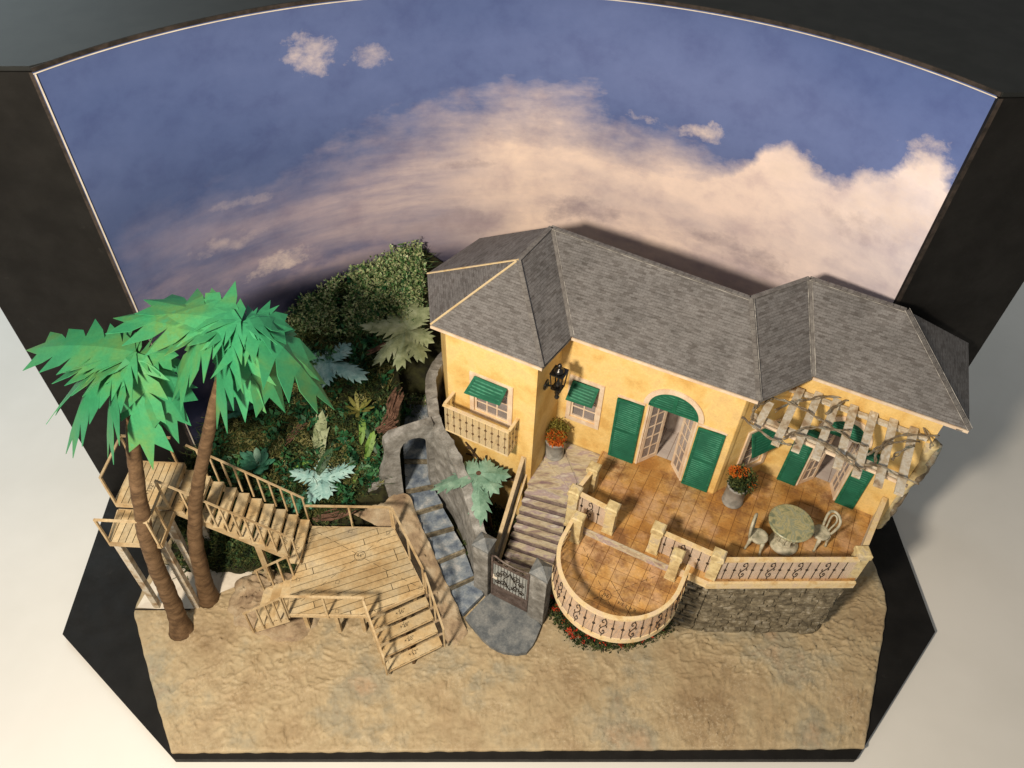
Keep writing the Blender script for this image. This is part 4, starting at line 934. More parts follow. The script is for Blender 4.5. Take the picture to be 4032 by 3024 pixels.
slope([V1, C1, RE, QQ], (V1, C1)); slope([C1, V2, WS, RE], (C1, V2)); slope([V2, C2, WE, WS], (V2, C2)); slope([C2, C3, WE], (C2, C3))
slope([RE, QQ, QQ + V((.6, 1.3, -4)), RE + V((.6, 1.3, -4))], (QQ, RE)); slope([WE, WS, WS + V((.5, 1.0, -4)), C3], (WS, WE))
def cap(a, b, mt='ridge_paper', w=.34, lift=.03, name='ridge_cap'):
    a, b = V(a), V(b); m = MB(); n_ = max(3, int((b - a).length / .42))
    for k in range(n_):
        p, q = a.lerp(b, k / n_), a.lerp(b, (k + .94) / n_); m.bar(p + V((0, 0, lift)), q + V((0, 0, lift)), w, .05)
    return m.build(name, mt, vi)
for a, b in ((AP, QQ), (QQ, RE), (RE, WS), (WS, WE)): cap(a, b)
for a, b in ((FRc, AP), (C1, RE), (C2, WE)): cap(a, b, w=.30, lift=.05)
for a, b, mt in ((FLc, AP, 'rail_cream'), (BL, AP, 'rail_cream')):
    MB().bar(V(a) + V((0, 0, .03)), V(b) + V((0, 0, .05)), .13, .07).build('hip_strip', mt, vi)
for a, b in ((V1, QQ), (V2, WS)):
    MB().bar(V(a) + V((0, 0, .05)), V(b) + V((0, 0, .07)), .22, .05).build('valley_strip', 'ridge_paper', vi)
for a, b, dx in ((V1, QQ, .16), (V2, WS, -.18), (V2, WS, .12), (C1, RE, .20), (C2, WE, -.22), (C2, WE, .2), (QQ, RE, 0), (WS, WE, 0)):
    d_ = (V(b) - V(a)); sd = V((d_.y, -d_.x, 0)).normalized() * (dx if dx else .22); dz = .10 if dx else -.02
    MB().bar(V(a) + sd + V((0, 0, dz)), V(b) + sd + V((0, 0, dz)), .026, .02).build('paper_line', 'old_paper', vi)
for a, b in ((FLc, FRc), (V1, C1), (V2, C2)):
    a, b = V(a), V(b); t = (b - a).normalized(); n_ = V((t.y, -t.x, 0))
    MB().bar(a + V((0, 0, -.20)) - n_ * .02, b + V((0, 0, -.20)) - n_ * .02, .10, .22).build('fascia', 'trim', vi)
    MB().prism([tuple((a - n_ * .05)[:2]), tuple((b - n_ * .05)[:2]), tuple((b - n_ * .7)[:2]), tuple((a - n_ * .7)[:2])], Ev - .32, Ev - .24).build('soffit', 'trim', vi)
for a, b in ((FRc, V1), (C1, V2), (BL, FLc), (C2, C3)):
    a, b = V(a), V(b); t = (b - a).normalized(); n_ = V((t.y, -t.x, 0))
    MB().prism([tuple((a - n_ * .02)[:2]), tuple((b - n_ * .02)[:2]), tuple((b - n_ * .7)[:2]), tuple((a - n_ * .7)[:2])], Ev - .32, Ev - .2).build('soffit', 'ridge_paper', vi)

# ------------------------------------------------------------------ wall lantern
ln = thing('wall_lantern', (3.2, 37.4, 15.6), 'black four-sided wall lantern on the tower corner above the planter', 'lantern')
lc = V((3.22, 37.25, 0)); ld = TR.d; lnn = TR.n
def lq(k, z): return [lc + (ld * a + lnn * b) * k + V((0, 0, z)) for a, b in ((-1, 1), (1, 1), (1, -1), (-1, -1))]
m = MB(); m.hexa(lq(.36, 17.05) + lq(.38, 17.15)); m.build('base_plate', 'lantern_black', ln)
m = MB(); m.hexa(lq(.50, 18.55) + lq(.52, 18.68)); m.build('top_plate', 'lantern_black', ln)
for a in range(4): MB().bar(lq(.34, 17.1)[a], lq(.46, 18.6)[a], .09, .09).build('corner_bar', 'lantern_black', ln)
MB().lathe(lc, [(.40, 18.68), (.37, 18.8), (.28, 18.95), (.12, 19.03), (.10, 19.1), (.17, 19.18), (.18, 19.3), (.10, 19.4), (.02, 19.44)], 16).build('dome_cap', 'lantern_black', ln, smooth=True)
MB().lathe(lc, [(.14, 17.15), (.22, 17.35), (.20, 17.6), (.1, 17.75), (.07, 18.0), (.02, 18.1)], 12).build('lamp_holder', 'lantern_black', ln, smooth=True)
MB().lathe(lc, [(.02, 15.95), (.15, 16.02), (.19, 16.15), (.13, 16.3), (.07, 16.36), (.17, 16.45), (.20, 16.6), (.14, 16.75), (.22, 16.85), (.25, 17.05)], 14).build('finial', 'lantern_black', ln, smooth=True)
wp = TR.p(1.55, 16.75, .0)
m = MB(); i = 0
for k in range(16):
    a, b = 2 * math.pi * k / 16, 2 * math.pi * (k + 1) / 16
    for (r0, o0), (r1, o1) in (((.42, .0), (.42, .1)), ((.42, .1), (.30, .16)), ((.30, .16), (.12, .20)), ((.12, .2), (.01, .22))):
        m.quad(*[wp + ld * (r * math.cos(t_)) + V((0, 0, r * math.sin(t_))) + lnn * (o + .01) for r, o, t_ in ((r0, o0, a), (r0, o0, b), (r1, o1, b), (r1, o1, a))])
m.build('wall_rose', 'lantern_black', ln, smooth=True)
m = MB(); m.tube(spline([wp + lnn * .2, wp + lnn * .55 + V((0, 0, .15)), lc + V((0, 0, 17.1)) - lnn * .2, lc + V((0, 0, 17.1))], 4), .08, 7); m.build('arm', 'lantern_black', ln, smooth=True)

# ------------------------------------------------------------------ planters
def fuzz(m, c, r, n, size, sq=(1, 1, 1), shell=.55):
    """loose clump of small leaf faces filling an ellipsoid"""
    for _ in range(n):
        d = V((random.gauss(0, 1), random.gauss(0, 1), random.gauss(0, 1))).normalized(); k = r * (shell + (1 - shell) * random.random())
        k *= 1 + .3 * noise.noise(d * 2.2 + V(c) * .7)
        p = V(c) + V((d.x * sq[0], d.y * sq[1], d.z * sq[2])) * k
        a = (d + V((random.gauss(0, .7), random.gauss(0, .7), random.gauss(0, .7)))).normalized(); b = a.cross(V((random.gauss(0, 1), random.gauss(0, 1), random.gauss(0, 1)))).normalized(); s = size * random.uniform(.6, 1.5)
        m.quad(p - b * s * .35, p + a * s * .5 - b * s * .1, p + a * s, p + a * s * .4 + b * s * .4)
    return m
def planter(c, z, rb, rt, h, label, kind):
    t = thing('planter', (c[0], c[1], z), label, 'planter', 'grey planters by the house'); p = V((c[0], c[1], z))
    MB().lathe(p, [(rb * .97, 0), (rb * 1.04, .05), (rb * 1.04, .18), (rb, .22), (rt * .98, h - .25), (rt * 1.05, h - .22), (rt * 1.06, h), (rt * .90, h), (rt * .88, h - .25)], 28).build('pot', 'concrete_pot', t, smooth=True)
    MB().lathe(p, [(rt * .9, h - .3), (rt * .9, h - .22)], 20).build('soil', 'moss_ground', t)
    if kind == 0:
        m = MB(); fuzz(m, p + V((.0, .1, h + .75)), 1.0, 1900, .17, (1, 1, 1.05), .2); m.build('foliage', 'pot_moss', t, kind='stuff')
        m = MB(); fuzz(m, p + V((-.02, -.38, h + .55)), .78, 1500, .15, (1, .8, .95), .55); m.build('blossoms', 'bloom_orange', t, kind='stuff')
    else:
        m = MB(); fuzz(m, p + V((.12, -.02, h + .6)), .95, 1500, .26, (1, 1, 1), .15); m.build('foliage', 'pot_leaf', t, kind='stuff')
        m = MB(); fuzz(m, p + V((-.35, .15, h + 1.3)), .52, 420, .15, (1.3, 1, .5), .5); fuzz(m, p + V((.75, -.35, h + .55)), .34, 200, .14, (1, 1, 1), .5); fuzz(m, p + V((.3, .3, h + 1.2)), .3, 90, .13); m.build('blossoms', 'bloom_orange', t, kind='stuff')
        m = MB()
        for _ in range(46):
            a = random.uniform(0, 6.28); q = p + V((.1, -.05, h)); e = q + V((math.cos(a) * random.uniform(.4, .95), math.sin(a) * random.uniform(.4, .95), random.uniform(.5, 1.2))); m.tube([q, q.lerp(e, .5) + V((0, 0, .2)), e], [.03, .02, .008], 4)
        m.build('stems', 'pot_moss', t, kind='stuff')
planter((3.62, 38.72), 7.74, .72, .80, 1.95, 'round grey planter with orange blossoms on the stair landing', 0)
planter((16.92, 34.15), T, .76, .74, 2.05, 'round grey planter with red-orange flowers at the house corner', 1)

# ------------------------------------------------------------------ cafe table and chairs
tb = thing('round_table', (20.0, 30.55, T), 'round marbled green table on a pedestal between two chairs', 'table'); p = V((20.0, 30.55, T))
MB().lathe(p + V((-.1, .1, 0)), [(1.42, 2.42), (1.56, 2.46), (1.57, 2.56), (1.50, 2.62), (.0, 2.62)], 40).build('tabletop', 'marble_green', tb)
MB().lathe(p, [(1.02, 0), (1.06, .1), (1.0, .22), (.72, .30), (.62, .42), (.66, .5), (.50, .6)], 28).build('foot', 'chair_paint', tb, smooth=True)
MB().lathe(p, [(.46, .55), (.62, .75), (.50, .95), (.40, 1.1), (.56, 1.3), (.60, 1.45), (.42, 1.7), (.40, 1.9), (.7, 2.25), (.9, 2.42)], 20).build('pedestal', 'chair_paint', tb, smooth=True)
for k in range(9):
    a = k * 2 * math.pi / 9; m = MB(); m.tube([p + V((math.cos(a) * r, math.sin(a) * r, z)) for r, z in ((.50, .55), (.66, .8), (.58, 1.05), (.66, 1.35), (.5, 1.65))], [.06, .10, .06, .10, .05], 5); m.build('carving', 'chair_paint', tb, smooth=True)
def chair(c, face, label):
    t = thing('chair', (c[0], c[1], T), label, 'chair', 'cafe chairs at the round table'); p = V((c[0], c[1], T)); f = V((math.cos(face), math.sin(face), 0)); r = V((f.y, -f.x, 0))
    MB().lathe(p, [(.56, 1.18), (.64, 1.22), (.66, 1.36), (.60, 1.45), (.45, 1.40), (.0, 1.38)], 24).build('seat', 'chair_paint', t, smooth=True)
    for a, b in ((.42, .42), (.42, -.42), (-.40, .42), (-.40, -.42)):
        q = p + f * a + r * b; e = p + f * a * 1.28 + r * b * 1.25
        MB().tube([q + V((0, 0, 1.3)), q.lerp(e, .3) + V((0, 0, .95)), q.lerp(e, .6) + V((0, 0, .5)), e + V((0, 0, .12)), e], [.15, .14, .09, .08, .12], 7).build('leg', 'chair_paint', t, smooth=True)
    bk = -f * .56
    def bp(a, z): return p + bk - f * (.10 * (z - 1.3)) + r * a + V((0, 0, z))
    out = [bp(-.40, 1.35), bp(-.50, 1.9), bp(-.56, 2.4), bp(-.50, 2.85), bp(-.28, 3.12), bp(0, 3.2), bp(.28, 3.12), bp(.50, 2.85), bp(.56, 2.4), bp(.50, 1.9), bp(.40, 1.35)]
    MB().tube(spline(out, 3), .10, 7).build('back_frame', 'chair_paint', t, smooth=True)
    MB().tube(spline([bp(-.12, 1.35), bp(-.2, 2.0), bp(-.26, 2.5), bp(-.18, 2.85), bp(0, 2.95), bp(.18, 2.85), bp(.26, 2.5), bp(.2, 2.0), bp(.12, 1.35)], 3), .07, 6).build('back_splat', 'chair_paint', t, smooth=True)
chair((17.85, 30.25), -.50, 'small pale chair with its seat turned right, left of the round table')
chair((22.35, 30.75), math.pi + .45, 'small pale chair with arched back, right of the round table')

# ------------------------------------------------------------------ pergola and vines over the wing door
SLATS = [((17.44, 35.34, 18.4), (16.19, 33.32, 18.0)), ((19.83, 36.73, 18.4), (17.16, 31.99, 18.0)), ((21.0, 36.43, 18.4), (18.36, 31.51, 18.0)), ((22.1, 35.88, 18.4), (19.51, 30.93, 18.0)), ((23.1, 35.34, 18.4), (20.71, 30.26, 18.0)), ((24.32, 34.87, 18.4), (21.73, 29.65, 18.0)), ((25.43, 34.23, 18.4), (22.9, 28.95, 18.0)), ((26.54, 33.55, 18.4), (24.02, 28.41, 18.0))]
pg = thing('pergola', (21.5, 33, 17.6), 'weathered wooden slat pergola under the eaves over the wing doorway', 'pergola')
for k, (a, b) in enumerate(SLATS):
    a, b = V(a), V(b); MB().bar(a, b, .52, .20).build('slat', 'slat_wood', pg)
MB().bar((16.2, 34.75, 17.75), (25.1, 29.75, 17.75), .34, .30).build('beam', 'slat_wood', pg)
MB().bar((19.2, 37.0, 18.1), (27.3, 32.9, 18.1), .30, .28).build('beam', 'slat_wood', pg)
MB().bar((16.1, 34.3, 17.75), (25.0, 29.3, 17.70), .12, .22).build('beam', 'trim', pg)
VINES = [[(22.56, 35.88, 18.62), (21.43, 35.94, 18.62), (20.12, 35.64, 18.62), (18.81, 35.27, 18.62), (17.4, 34.38, 18.62)], [(15.22, 33.76, 18.62), (15.83, 32.95, 18.62), (16.66, 32.0, 18.62), (17.49, 31.61, 18.62), (17.97, 31.53, 18.62)], [(16.01, 34.31, 18.62), (16.92, 35.41, 18.62), (17.99, 35.53, 18.62), (18.93, 35.04, 18.62), (19.82, 34.39, 18.62), (20.78, 33.41, 18.62), (21.46, 32.78, 18.62), (22.24, 31.95, 18.62), (22.76, 31.71, 18.62)], [(20.81, 34.21, 18.62), (21.73, 35.07, 18.62), (22.96, 35.72, 18.62), (24.03, 35.78, 18.62), (25.41, 35.14, 18.62), (26.42, 34.49, 18.62), (26.98, 33.61, 18.62), (27.12, 32.29, 18.62), (26.85, 31.74, 18.62)], [(17.56, 31.94, 18.62), (18.39, 32.63, 18.62), (19.49, 33.02, 18.62), (20.68, 33.02, 18.62), (22.01, 32.92, 18.62)], [(18.34, 32.41, 18.62), (19.31, 32.24, 18.62), (20.13, 31.53, 18.62), (20.91, 30.72, 18.62), (21.57, 30.13, 18.62), (22.11, 29.75, 18.62)], [(20.04, 31.84, 18.62), (20.83, 31.03, 18.62), (21.43, 30.23, 18.62), (21.83, 29.64, 18.62)], [(22.61, 30.91, 18.62), (23.67, 31.7, 18.62), (24.8, 32.13, 18.62), (26.37, 32.31, 18.62)], [(22.92, 30.3, 18.62), (23.37, 31.26, 18.62), (24.55, 32.39, 18.62), (26.03, 32.79, 18.62), (27.79, 32.76, 18.62)], [(24.09, 30.66, 18.62), (24.71, 31.32, 18.62), (25.89, 31.86, 18.62)], [(22.21, 30.11, 18.62), (23.19, 30.11, 18.62), (23.98, 29.54, 18.62), (25.1, 28.8, 18.62)], [(15.64, 33.27, 18.62), (16.34, 34.68, 18.62), (16.87, 35.17, 18.62), (17.54, 35.44, 18.62)]]
vn = thing('vine', (21.5, 33, 18.4), 'bare grey-brown vine stems winding over the pergola slats', 'vine')
for k, pts in enumerate(VINES):
    for rep in range(2):
        q = spline([V(p) + V((random.uniform(-.12, .12) * rep, random.uniform(-.16, .16) * rep, .02 * rep + .12 * noise.noise(V(p)))) for p in pts], 6)
        q = [p + V((.05 * math.sin(i * 1.1 + rep * 3), .05 * math.cos(i * 1.3 + rep * 3), .04 * math.sin(i * .9))) for i, p in enumerate(q)]
        n_ = len(q); MB().tube(q, [(.075 if rep == 0 else .045) * (1 - .35 * i / n_) for i in range(n_)], 6).build('stem', 'vine_wood', vn, smooth=True)
DRIFT = [(27.93, 33.0, 17.5), (28.15, 33.1, 16.0), (28.41, 33.3, 14.2), (28.18, 33.3, 12.5), (28.11, 33.4, 10.8), (28.21, 33.5, 9.3), (28.37, 33.7, 7.0)]
dw = thing('climbing_trunk', (28.2, 33.5, 7), 'knotted brown climbing trunk clinging to the right end of the house', 'trunk')
for k, (dx, r) in enumerate(((0, .42), (.3, .3), (-.15, .26), (.45, .22))):
    q = spline([V(p) + V((dx * (1 - .3 * (i % 2)), .1 * math.sin(i * 2 + k), 0)) for i, p in enumerate(DRIFT)], 6)
    q = [p + V((.14 * noise.noise(p * .9 + V((k * 5, 0, 0))), .14 * noise.noise(p * .9 + V((0, k * 5, 0))), 0)) for p in q]
    MB().tube(q, [r * (1 + .5 * noise.noise(p * 1.1 + V((k, 0, 0)))) for p in q], 8).build('stem', 'vine_wood' if k % 2 else 'post_stone', dw, smooth=True)

# ------------------------------------------------------------------ wooden deck, steps, stairs and landings
DZ = 44 / 12
deck = [(-15.62, 26.22), (-9.85, 26.36), (-6.02, 28.5), (-9.06, 33.85), (-15.52, 33.68), (-16.1, 29.05)]
dk = thing('wooden_deck', (-11, 30, 0), 'pale plank deck with a circled height mark and thin railings', 'deck')
MB().prism(deck, DZ - .30, DZ - .07).build('deck_frame', 'ink', dk)
pd = V((.9205, .3907, 0)); pn = V((-pd.y, pd.x, 0)); pw = .565; org = V((-15.8, 29.6, 0))
ks = [(V((p[0], p[1], 0)) - org).dot(pn) / pw for p in deck]
for k in range(math.floor(min(ks)), math.ceil(max(ks))):
    lo_, hi_ = -9, 16; cutsx = [lo_] + sorted(random.uniform(0, 9) for _ in range(random.choice((0, 1, 1)))) + [hi_]
    for a, b in zip(cutsx, cutsx[1:]):
        win = [tuple((org + pd * (s_) + pn * (k + t_) * pw)[:2]) for s_, t_ in ((a + .025, .055), (b - .025, .055), (b - .025, .945), (a + .025, .945))]
        r = clip(deck, win)
        if len(r) > 2 and area2(r) > .05: MB().prism(r, DZ - .10, DZ).build('plank', 'plank', dk)
zz = DZ + .006
ringline((-11.28, 31.23), .44, zz, .035).build('printed_circle', 'ink', dk); text('44"', .42, (-11.28, 31.23, zz), .03, dk)
m = MB(); dashes(m, (-15.0, 33.2), (-11.65, 31.45), zz, .5, .35); dashes(m, (-10.9, 31.0), (-6.4, 28.7), zz, .5, .35); dashes(m, (-9.2, 33.5), (-11.0, 31.55), zz, .5, .4); dashes(m, (-11.6, 30.9), (-15.2, 27.0), zz, .5, .4)
m.build('printed_line', 'ink', dk, kind='stuff')
m = MB()
for c in ((-12.4, 33.4), (-9.4, 33.4), (-6.9, 30.3), (-6.3, 28.7), (-12.6, 28.9), (-15.6, 29.0), (-12.2, 26.55)):
    for a, b in (((-.13, -.13), (.13, -.13)), ((.13, -.13), (.13, .13)), ((.13, .13), (-.13, .13)), ((-.13, .13), (-.13, -.13))): dashes(m, (c[0] + a[0], c[1] + a[1]), (c[0] + b[0], c[1] + b[1]), zz, 9, 1, .022)
m.build('printed_mark', 'ink', dk)
for a, b in ((0, 1), (1, 2), (2, 3), (3, 4), (5, 0)):
    p, q = V(deck[a] + (0,)), V(deck[b] + (0,)); t = (q - p).normalized(); n_ = V((t.y, -t.x, 0)) * .045
    MB().bar(p + n_ + V((0, 0, DZ - .20)), q + n_ + V((0, 0, DZ - .20)), .08, .38).build('edge_board', 'wood', dk)
for c in ((-14.9, 26.9), (-10.6, 26.9), (-6.8, 28.7), (-9.4, 33.2), (-15.0, 32.9), (-12.5, 26.8)):
    MB().bar((c[0], c[1], .0), (c[0], c[1], DZ - .3), .28, .28).build('leg', 'wood', dk)
def fence(pts, z0, h, posts, parent, r=.14, rail='rail', low=None):
    """pts: list of base points (x,y,z); top rail follows at +h; posts at every listed fraction of each segment"""
    for (a, b), fr in zip(zip(pts, pts[1:]), posts):
        a, b = V(a), V(b); MB().bar(a + V((0, 0, h)), b + V((0, 0, h)), r * 1.15, r * .8).build('handrail', 'wood', parent)
        if low: MB().bar(a + V((0, 0, low)), b + V((0, 0, low)), r * .9, r * .8).build('low_rail', 'wood', parent)
        for t in fr:
            q = a.lerp(b, t); MB().bar(q + V((0, 0, z0)), q + V((0, 0, h - .04)), r, r).build('post', 'wood', parent)
H = 2.75
fence([(-15.6, 33.78, DZ), (-8.98, 33.95, DZ)], -.35, H, [(.5, .98)], dk)
fence([(-8.95, 33.9, DZ), (-5.95, 28.65, DZ)], -.35, H, [(.0, .52, .97)], dk)
fence([(-15.65, 26.12, DZ), (-9.85, 26.24, DZ)], -.35, H, [(.0, .49, .985)], dk, low=.05)
# front steps
fs_ = thing('front_steps', (-7, 26, 0), 'wide wooden steps with inked heights leading down from the deck front', 'steps')
Rn = [(-5.95, 28.4), (-5.60, 27.72), (-5.22, 26.98), (-4.86, 26.25), (-4.48, 25.52)]; Ln = [(-9.72, 26.28), (-9.37, 25.62), (-8.99, 24.86), (-8.63, 24.10), (-8.25, 23.36)]
for k, (z, lab) in enumerate(((36, '+36"'), (28, '+28"'), (20, '+20"'), (12, '+12"'))):
    z /= 12; a, b, c, d = Ln[k], Rn[k], Rn[k + 1], Ln[k + 1]
    a2, b2 = lerp(a, d, .06), lerp(b, c, .06)
    o = MB().prism([a2, b2, c, d], z - .12, z).build('tread', 'plank', fs_)
    mid = lerp(lerp(a, d, .5), lerp(b, c, .5), .5); text(lab, .42, (mid[0], mid[1], z + .005), .52, o)
    m = MB(); dashes(m, lerp(a2, b2, .06), lerp(d, c, .06), z + .005, .3, .2, .02); dashes(m, lerp(d, c, .03), lerp(d, c, .97), z + .005, .5, .3, .022)
    g0, g1 = lerp(lerp(a, d, .1), lerp(b, c, .1), .5), lerp(lerp(a, d, .93), lerp(b, c, .93), .5); dashes(m, g0, g1, z + .005, .18, .14, .03); m.build('printed_line', 'ink', o)
    e0, e1 = lerp(d, c, .03), lerp(d, c, .97)
    MB().bar((e0[0], e0[1], z - .17), (e1[0], e1[1], z - .17), .07, .12).build('nosing', 'wood', fs_)
    mm = lerp(lerp(a, d, .5), lerp(b, c, .5), .5); MB().prism([(mm[0] - .1, mm[1] - .45), (mm[0] + .1, mm[1] - .4), (mm[0] + .3, mm[1] + .3), (mm[0] + .1, mm[1] + .3)], 0, z - .14).build('carriage', 'bark', fs_)
for P_, sg in ((Ln, 1), (Rn, -1)):
    m = MB(); pts = [(P_[0][0], P_[0][1], DZ - .25)]
    for k in range(4):
        a, b = V(P_[k] + (0,)), V(P_[k + 1] + (0,)); z = (36 - 8 * k) / 12; m.bar(a.lerp(b, .02) + V((sg * .06, 0, z - .32)), b + V((sg * .06, 0, z - .32)), .08, .36)
    m.build('stringer', 'wood', fs_)
# railings of the front steps
fence([(-9.92, 26.1, DZ), (-8.32, 23.2, 1.05)], -.3, 2.6, [(0.02, .2, .4, .6, .8, 1.0)], fs_, r=.12)
fence([(-5.85, 28.5, DZ), (-4.28, 25.45, 1.0)], -.3, 2.6, [(.02, .25, .5, .98)], fs_, r=.13)
# short side steps
ss = thing('side_steps', (-17.5, 27.8, 0), 'short wooden side steps going down left from the deck', 'steps')
for k, z in enumerate((36, 28, 20)):
    z /= 12; x1 = -15.95 - .88 * k - (.0 if k else 0); x0 = x1 - .86
    MB().prism([(x0, 26.05 + .0 * k), (x1, 26.1), (x1 - .05, 29.3), (x0 - .05, 29.25)], z - .12, z).build('tread', 'plank', ss)
    MB().prism([(x0, 26.05), (x0 + .07, 26.05), (x0 + .02, 29.25), (x0 - .05, 29.25)], z - .62, z - .13).build('riser', 'wood', ss)
for y in (26.0, 29.3):
    m = MB(); m.bar((-15.8, y, DZ - .55), (-18.75, y, 1.15), .08, .5); m.build('stringer', 'wood', ss)
fence([(-15.75, 25.98, DZ), (-18.75, 25.75, 1.55)], -.35, 2.75, [(.0, .2, .42, .66, .95)], ss, r=.12)
fence([(-15.95, 29.32, DZ), (-18.75, 29.1, 1.7)], -.35, 2.75, [(.02, .32, .64, .95)], ss, r=.12)
# long staircase
us = thing('long_staircase', (-19.3, 32.2, 0), 'long open wooden staircase climbing from the deck to the landing', 'staircase')
y0, y1 = 30.35, 33.9; run = .81
for k in range(10):
    z = (52 + 8 * k) / 12; x1 = -15.62 - run * k; x0 = x1 - .80
    ya = y0 - (.35 if k == 0 else 0)
    o = MB().box(x0, x1, ya, y1, z - .11, z).build('tread', 'plank', us)
    MB().box(x1 - .07, x1 - .01, ya + .05, y1 - .05, z - .36, z - .115).build('nosing', 'wood', us)
    lab = '%d"' % (52 + 8 * k); text(lab, .40, ((x0 + x1) / 2, 31.3 + .12 * math.sin(k * 2.1), z + .005), 1.45, o)
    m = MB()
    if k < 6: dashes(m, (x0 + .15, 32.55 - .1 * k), (x1 - .1, 32.8 - .1 * k), z + .005, .55, .3, .026); dashes(m, (x0 + .15, 32.1 - .1 * k), (x1 - .1, 32.35 - .1 * k), z + .005, .55, .3, .026)
    dashes(m, (x1 - .06, ya + .1), (x1 - .06, y1 - .1), z + .005, .5, .25, .018); m.build('printed_line', 'ink', o)
for y in (y0 + .14, y1 - .1):
    m = MB(); Wl = Wall((-23.9, y), (-15.5, y)); pts = [(8.4, 3.45)]
    for k in range(11):
        z = (52 + 8 * k) / 12 - .12; pts += [(8.28 - run * k, z), (8.28 - run * (k + 1) + .04, z)]
    pts = pts[:-1] + [(.0, 10.6), (.0, 9.9), (8.1, 3.3)]
    Wl.ext(m, pts, -.06, .06); m.build('stringer', 'wood', us)
for ya in (y0 - .02, y1 + .03):
    A_, B_ = V((-15.62, ya, 52 / 12)), V((-23.0, ya, 124 / 12 + .05))
    fence([tuple(A_), tuple(B_)], -.2, 2.85, [tuple((k + .15) / 10 for k in range(10))], us, r=.12)
MB().bar((-18.6, 30.6, .3), (-18.6, 30.6, 6.4), .45, .32).build('support_post', 'wood', us)
# landings on posts
def platform(name, poly, z, label, legs):
    t = thing(name, (sum(p[0] for p in poly) / len(poly), sum(p[1] for p in poly) / len(poly), 0), label, 'platform')
    MB().prism(poly, z - .2, z - .06).build('platform_frame', 'ink', t)
    xs = [p[0] for p in poly]; x0, x1 = min(xs), max(xs); n_ = 8
    for k in range(n_):
        a, b = x0 + (x1 - x0) * k / n_ + .026, x0 + (x1 - x0) * (k + 1) / n_ - .026
        r = clip(poly, [(a, 20), (b, 20), (b, 40), (a, 40)])
        if len(r) > 2: MB().prism(r, z - .09, z).build('plank', 'plank', t)
    n2 = len(poly)
    for k in range(n2):
        p, q = V(poly[k] + (0,)), V(poly[(k + 1) % n2] + (0,)); tt = (q - p).normalized(); nn = V((tt.y, -tt.x, 0)) * .045
        MB().bar(p + nn + V((0, 0, z - .2)), q + nn + V((0, 0, z - .2)), .08, .42).build('edge_board', 'wood', t)
    for c in legs: MB().bar((c[0], c[1], -.05), (c[0], c[1], z - .35), .46, .40).build('leg', 'slat_wood', t)
    return t
up = platform('upper_landing', [(-27.42, 30.35), (-23.74, 30.25), (-23.74, 33.95), (-27.35, 34.0)], 11.0, 'upper plank landing marked 132 at the top of the long staircase', [(-24.2, 33.5), (-27.0, 33.6)])
text('+132"', .42, (-25.4, 31.6, 11.005), 1.45, up)
lw = platform('lower_landing', [(-27.05, 27.62), (-23.5, 27.58), (-23.52, 30.2), (-27.35, 30.22)], 10.33, 'lower plank landing on tall posts beside the palm trunks', [(-27.0, 28.2), (-24.0, 28.4), (-23.85, 29.9)])
text('+124"', .40, (-25.3, 28.9, 10.335), 1.45, lw)
fence([(-27.4, 30.3, 11), (-27.4, 34.0, 11), (-23.9, 34.0, 11)], -.3, 2.9, [(.02, .98), (.9,)], up)
fence([(-23.7, 30.25, 11), (-23.0, 30.25, 10.5)], -.3, 2.95, [(.05,)], up)
fence([(-27.05, 27.6, 10.33), (-23.5, 27.55, 10.33)], -.3, 2.7, [(.02, .98)], lw)
fence([(-23.48, 27.6, 10.33), (-23.5, 30.0, 10.33)], -.3, 2.7, [(.5,)], lw)

# ------------------------------------------------------------------ palms made of cut painted card
def leaf_mesh(base, tip, W_, lobes=4, arch=.9, droop=0., fold=.22, tooth=1.25, notch=.45, roll=0., tw=0.5):
    base, tip = V(base), V(tip); L_ = (tip - base).length; mid = base.lerp(tip, .45) + V((0, 0, arch))
    def c(t): return base * (1 - t) ** 2 + mid * (2 * t * (1 - t)) + tip * t * t
    def fr(t):
        tg = (c(min(1, t + .02)) - c(max(0, t - .02))).normalized(); up = V((0, 0, 1)); sd = V((tip.x - base.x, tip.y - base.y, 0)).cross(up)
        if sd.length < .05: sd = V((1, 0, 0))
        sd.normalize(); u = sd.cross(tg).normalized(); q = Matrix.Rotation(roll + tw * (t - .5), 3, tg); return q @ sd, q @ u
    m = MB(); wprof = lambda t: W_ * (math.sin(math.pi * min(1, .04 + (t ** .85) * .88)) ** .85)
    ns = lobes; ts = [k / ns * .86 for k in range(ns + 1)]
    cen = {}
    def cv(t):
        k = round(t, 4)
        if k not in cen: cen[k] = len(m.v); m.v.append(c(t))
        return cen[k]
    for sg in (1, -1):
        prev = None
        for k in range(ns):
            t0, t1 = ts[k], ts[k + 1]; jit = random.uniform(.75, 1.3)
            def pt(t, w):
                sd, u = fr(min(1, t)); return c(min(1, t)) + sd * (sg * w) - u * (fold * w)
            n0 = prev if prev is not None else len(m.v)
            if prev is None: m.v.append(pt(t0 + .02, wprof(t0) * .35))
            tm = t0 + (t1 - t0) * .45
            a = len(m.v); m.v.append(pt(tm, wprof(tm) * .95))
            b = len(m.v); m.v.append(pt(min(.99, t1 + .06), wprof(t1) * tooth * jit))
            d = len(m.v); m.v.append(pt(t1, wprof(t1) * notch))
            i0, i1 = cv(t0), cv(t1); f = [(i0, n0, a, d, i1), (a, b, d)]
            m.f += f if sg > 0 else [q[::-1] for q in f]; prev = d
        e = len(m.v); m.v.append(c(1.0)); f = (cv(ts[-1]), prev, e); m.f.append(f if sg > 0 else f[::-1])
    return m
def solid(o, th=.03):
    md = o.modifiers.new('thickness', 'SOLIDIFY'); md.thickness = th; md.offset = 0; return o
A1, A2 = (-21.45, 30.88, 25.0), (-14.82, 30.83, 28.0)
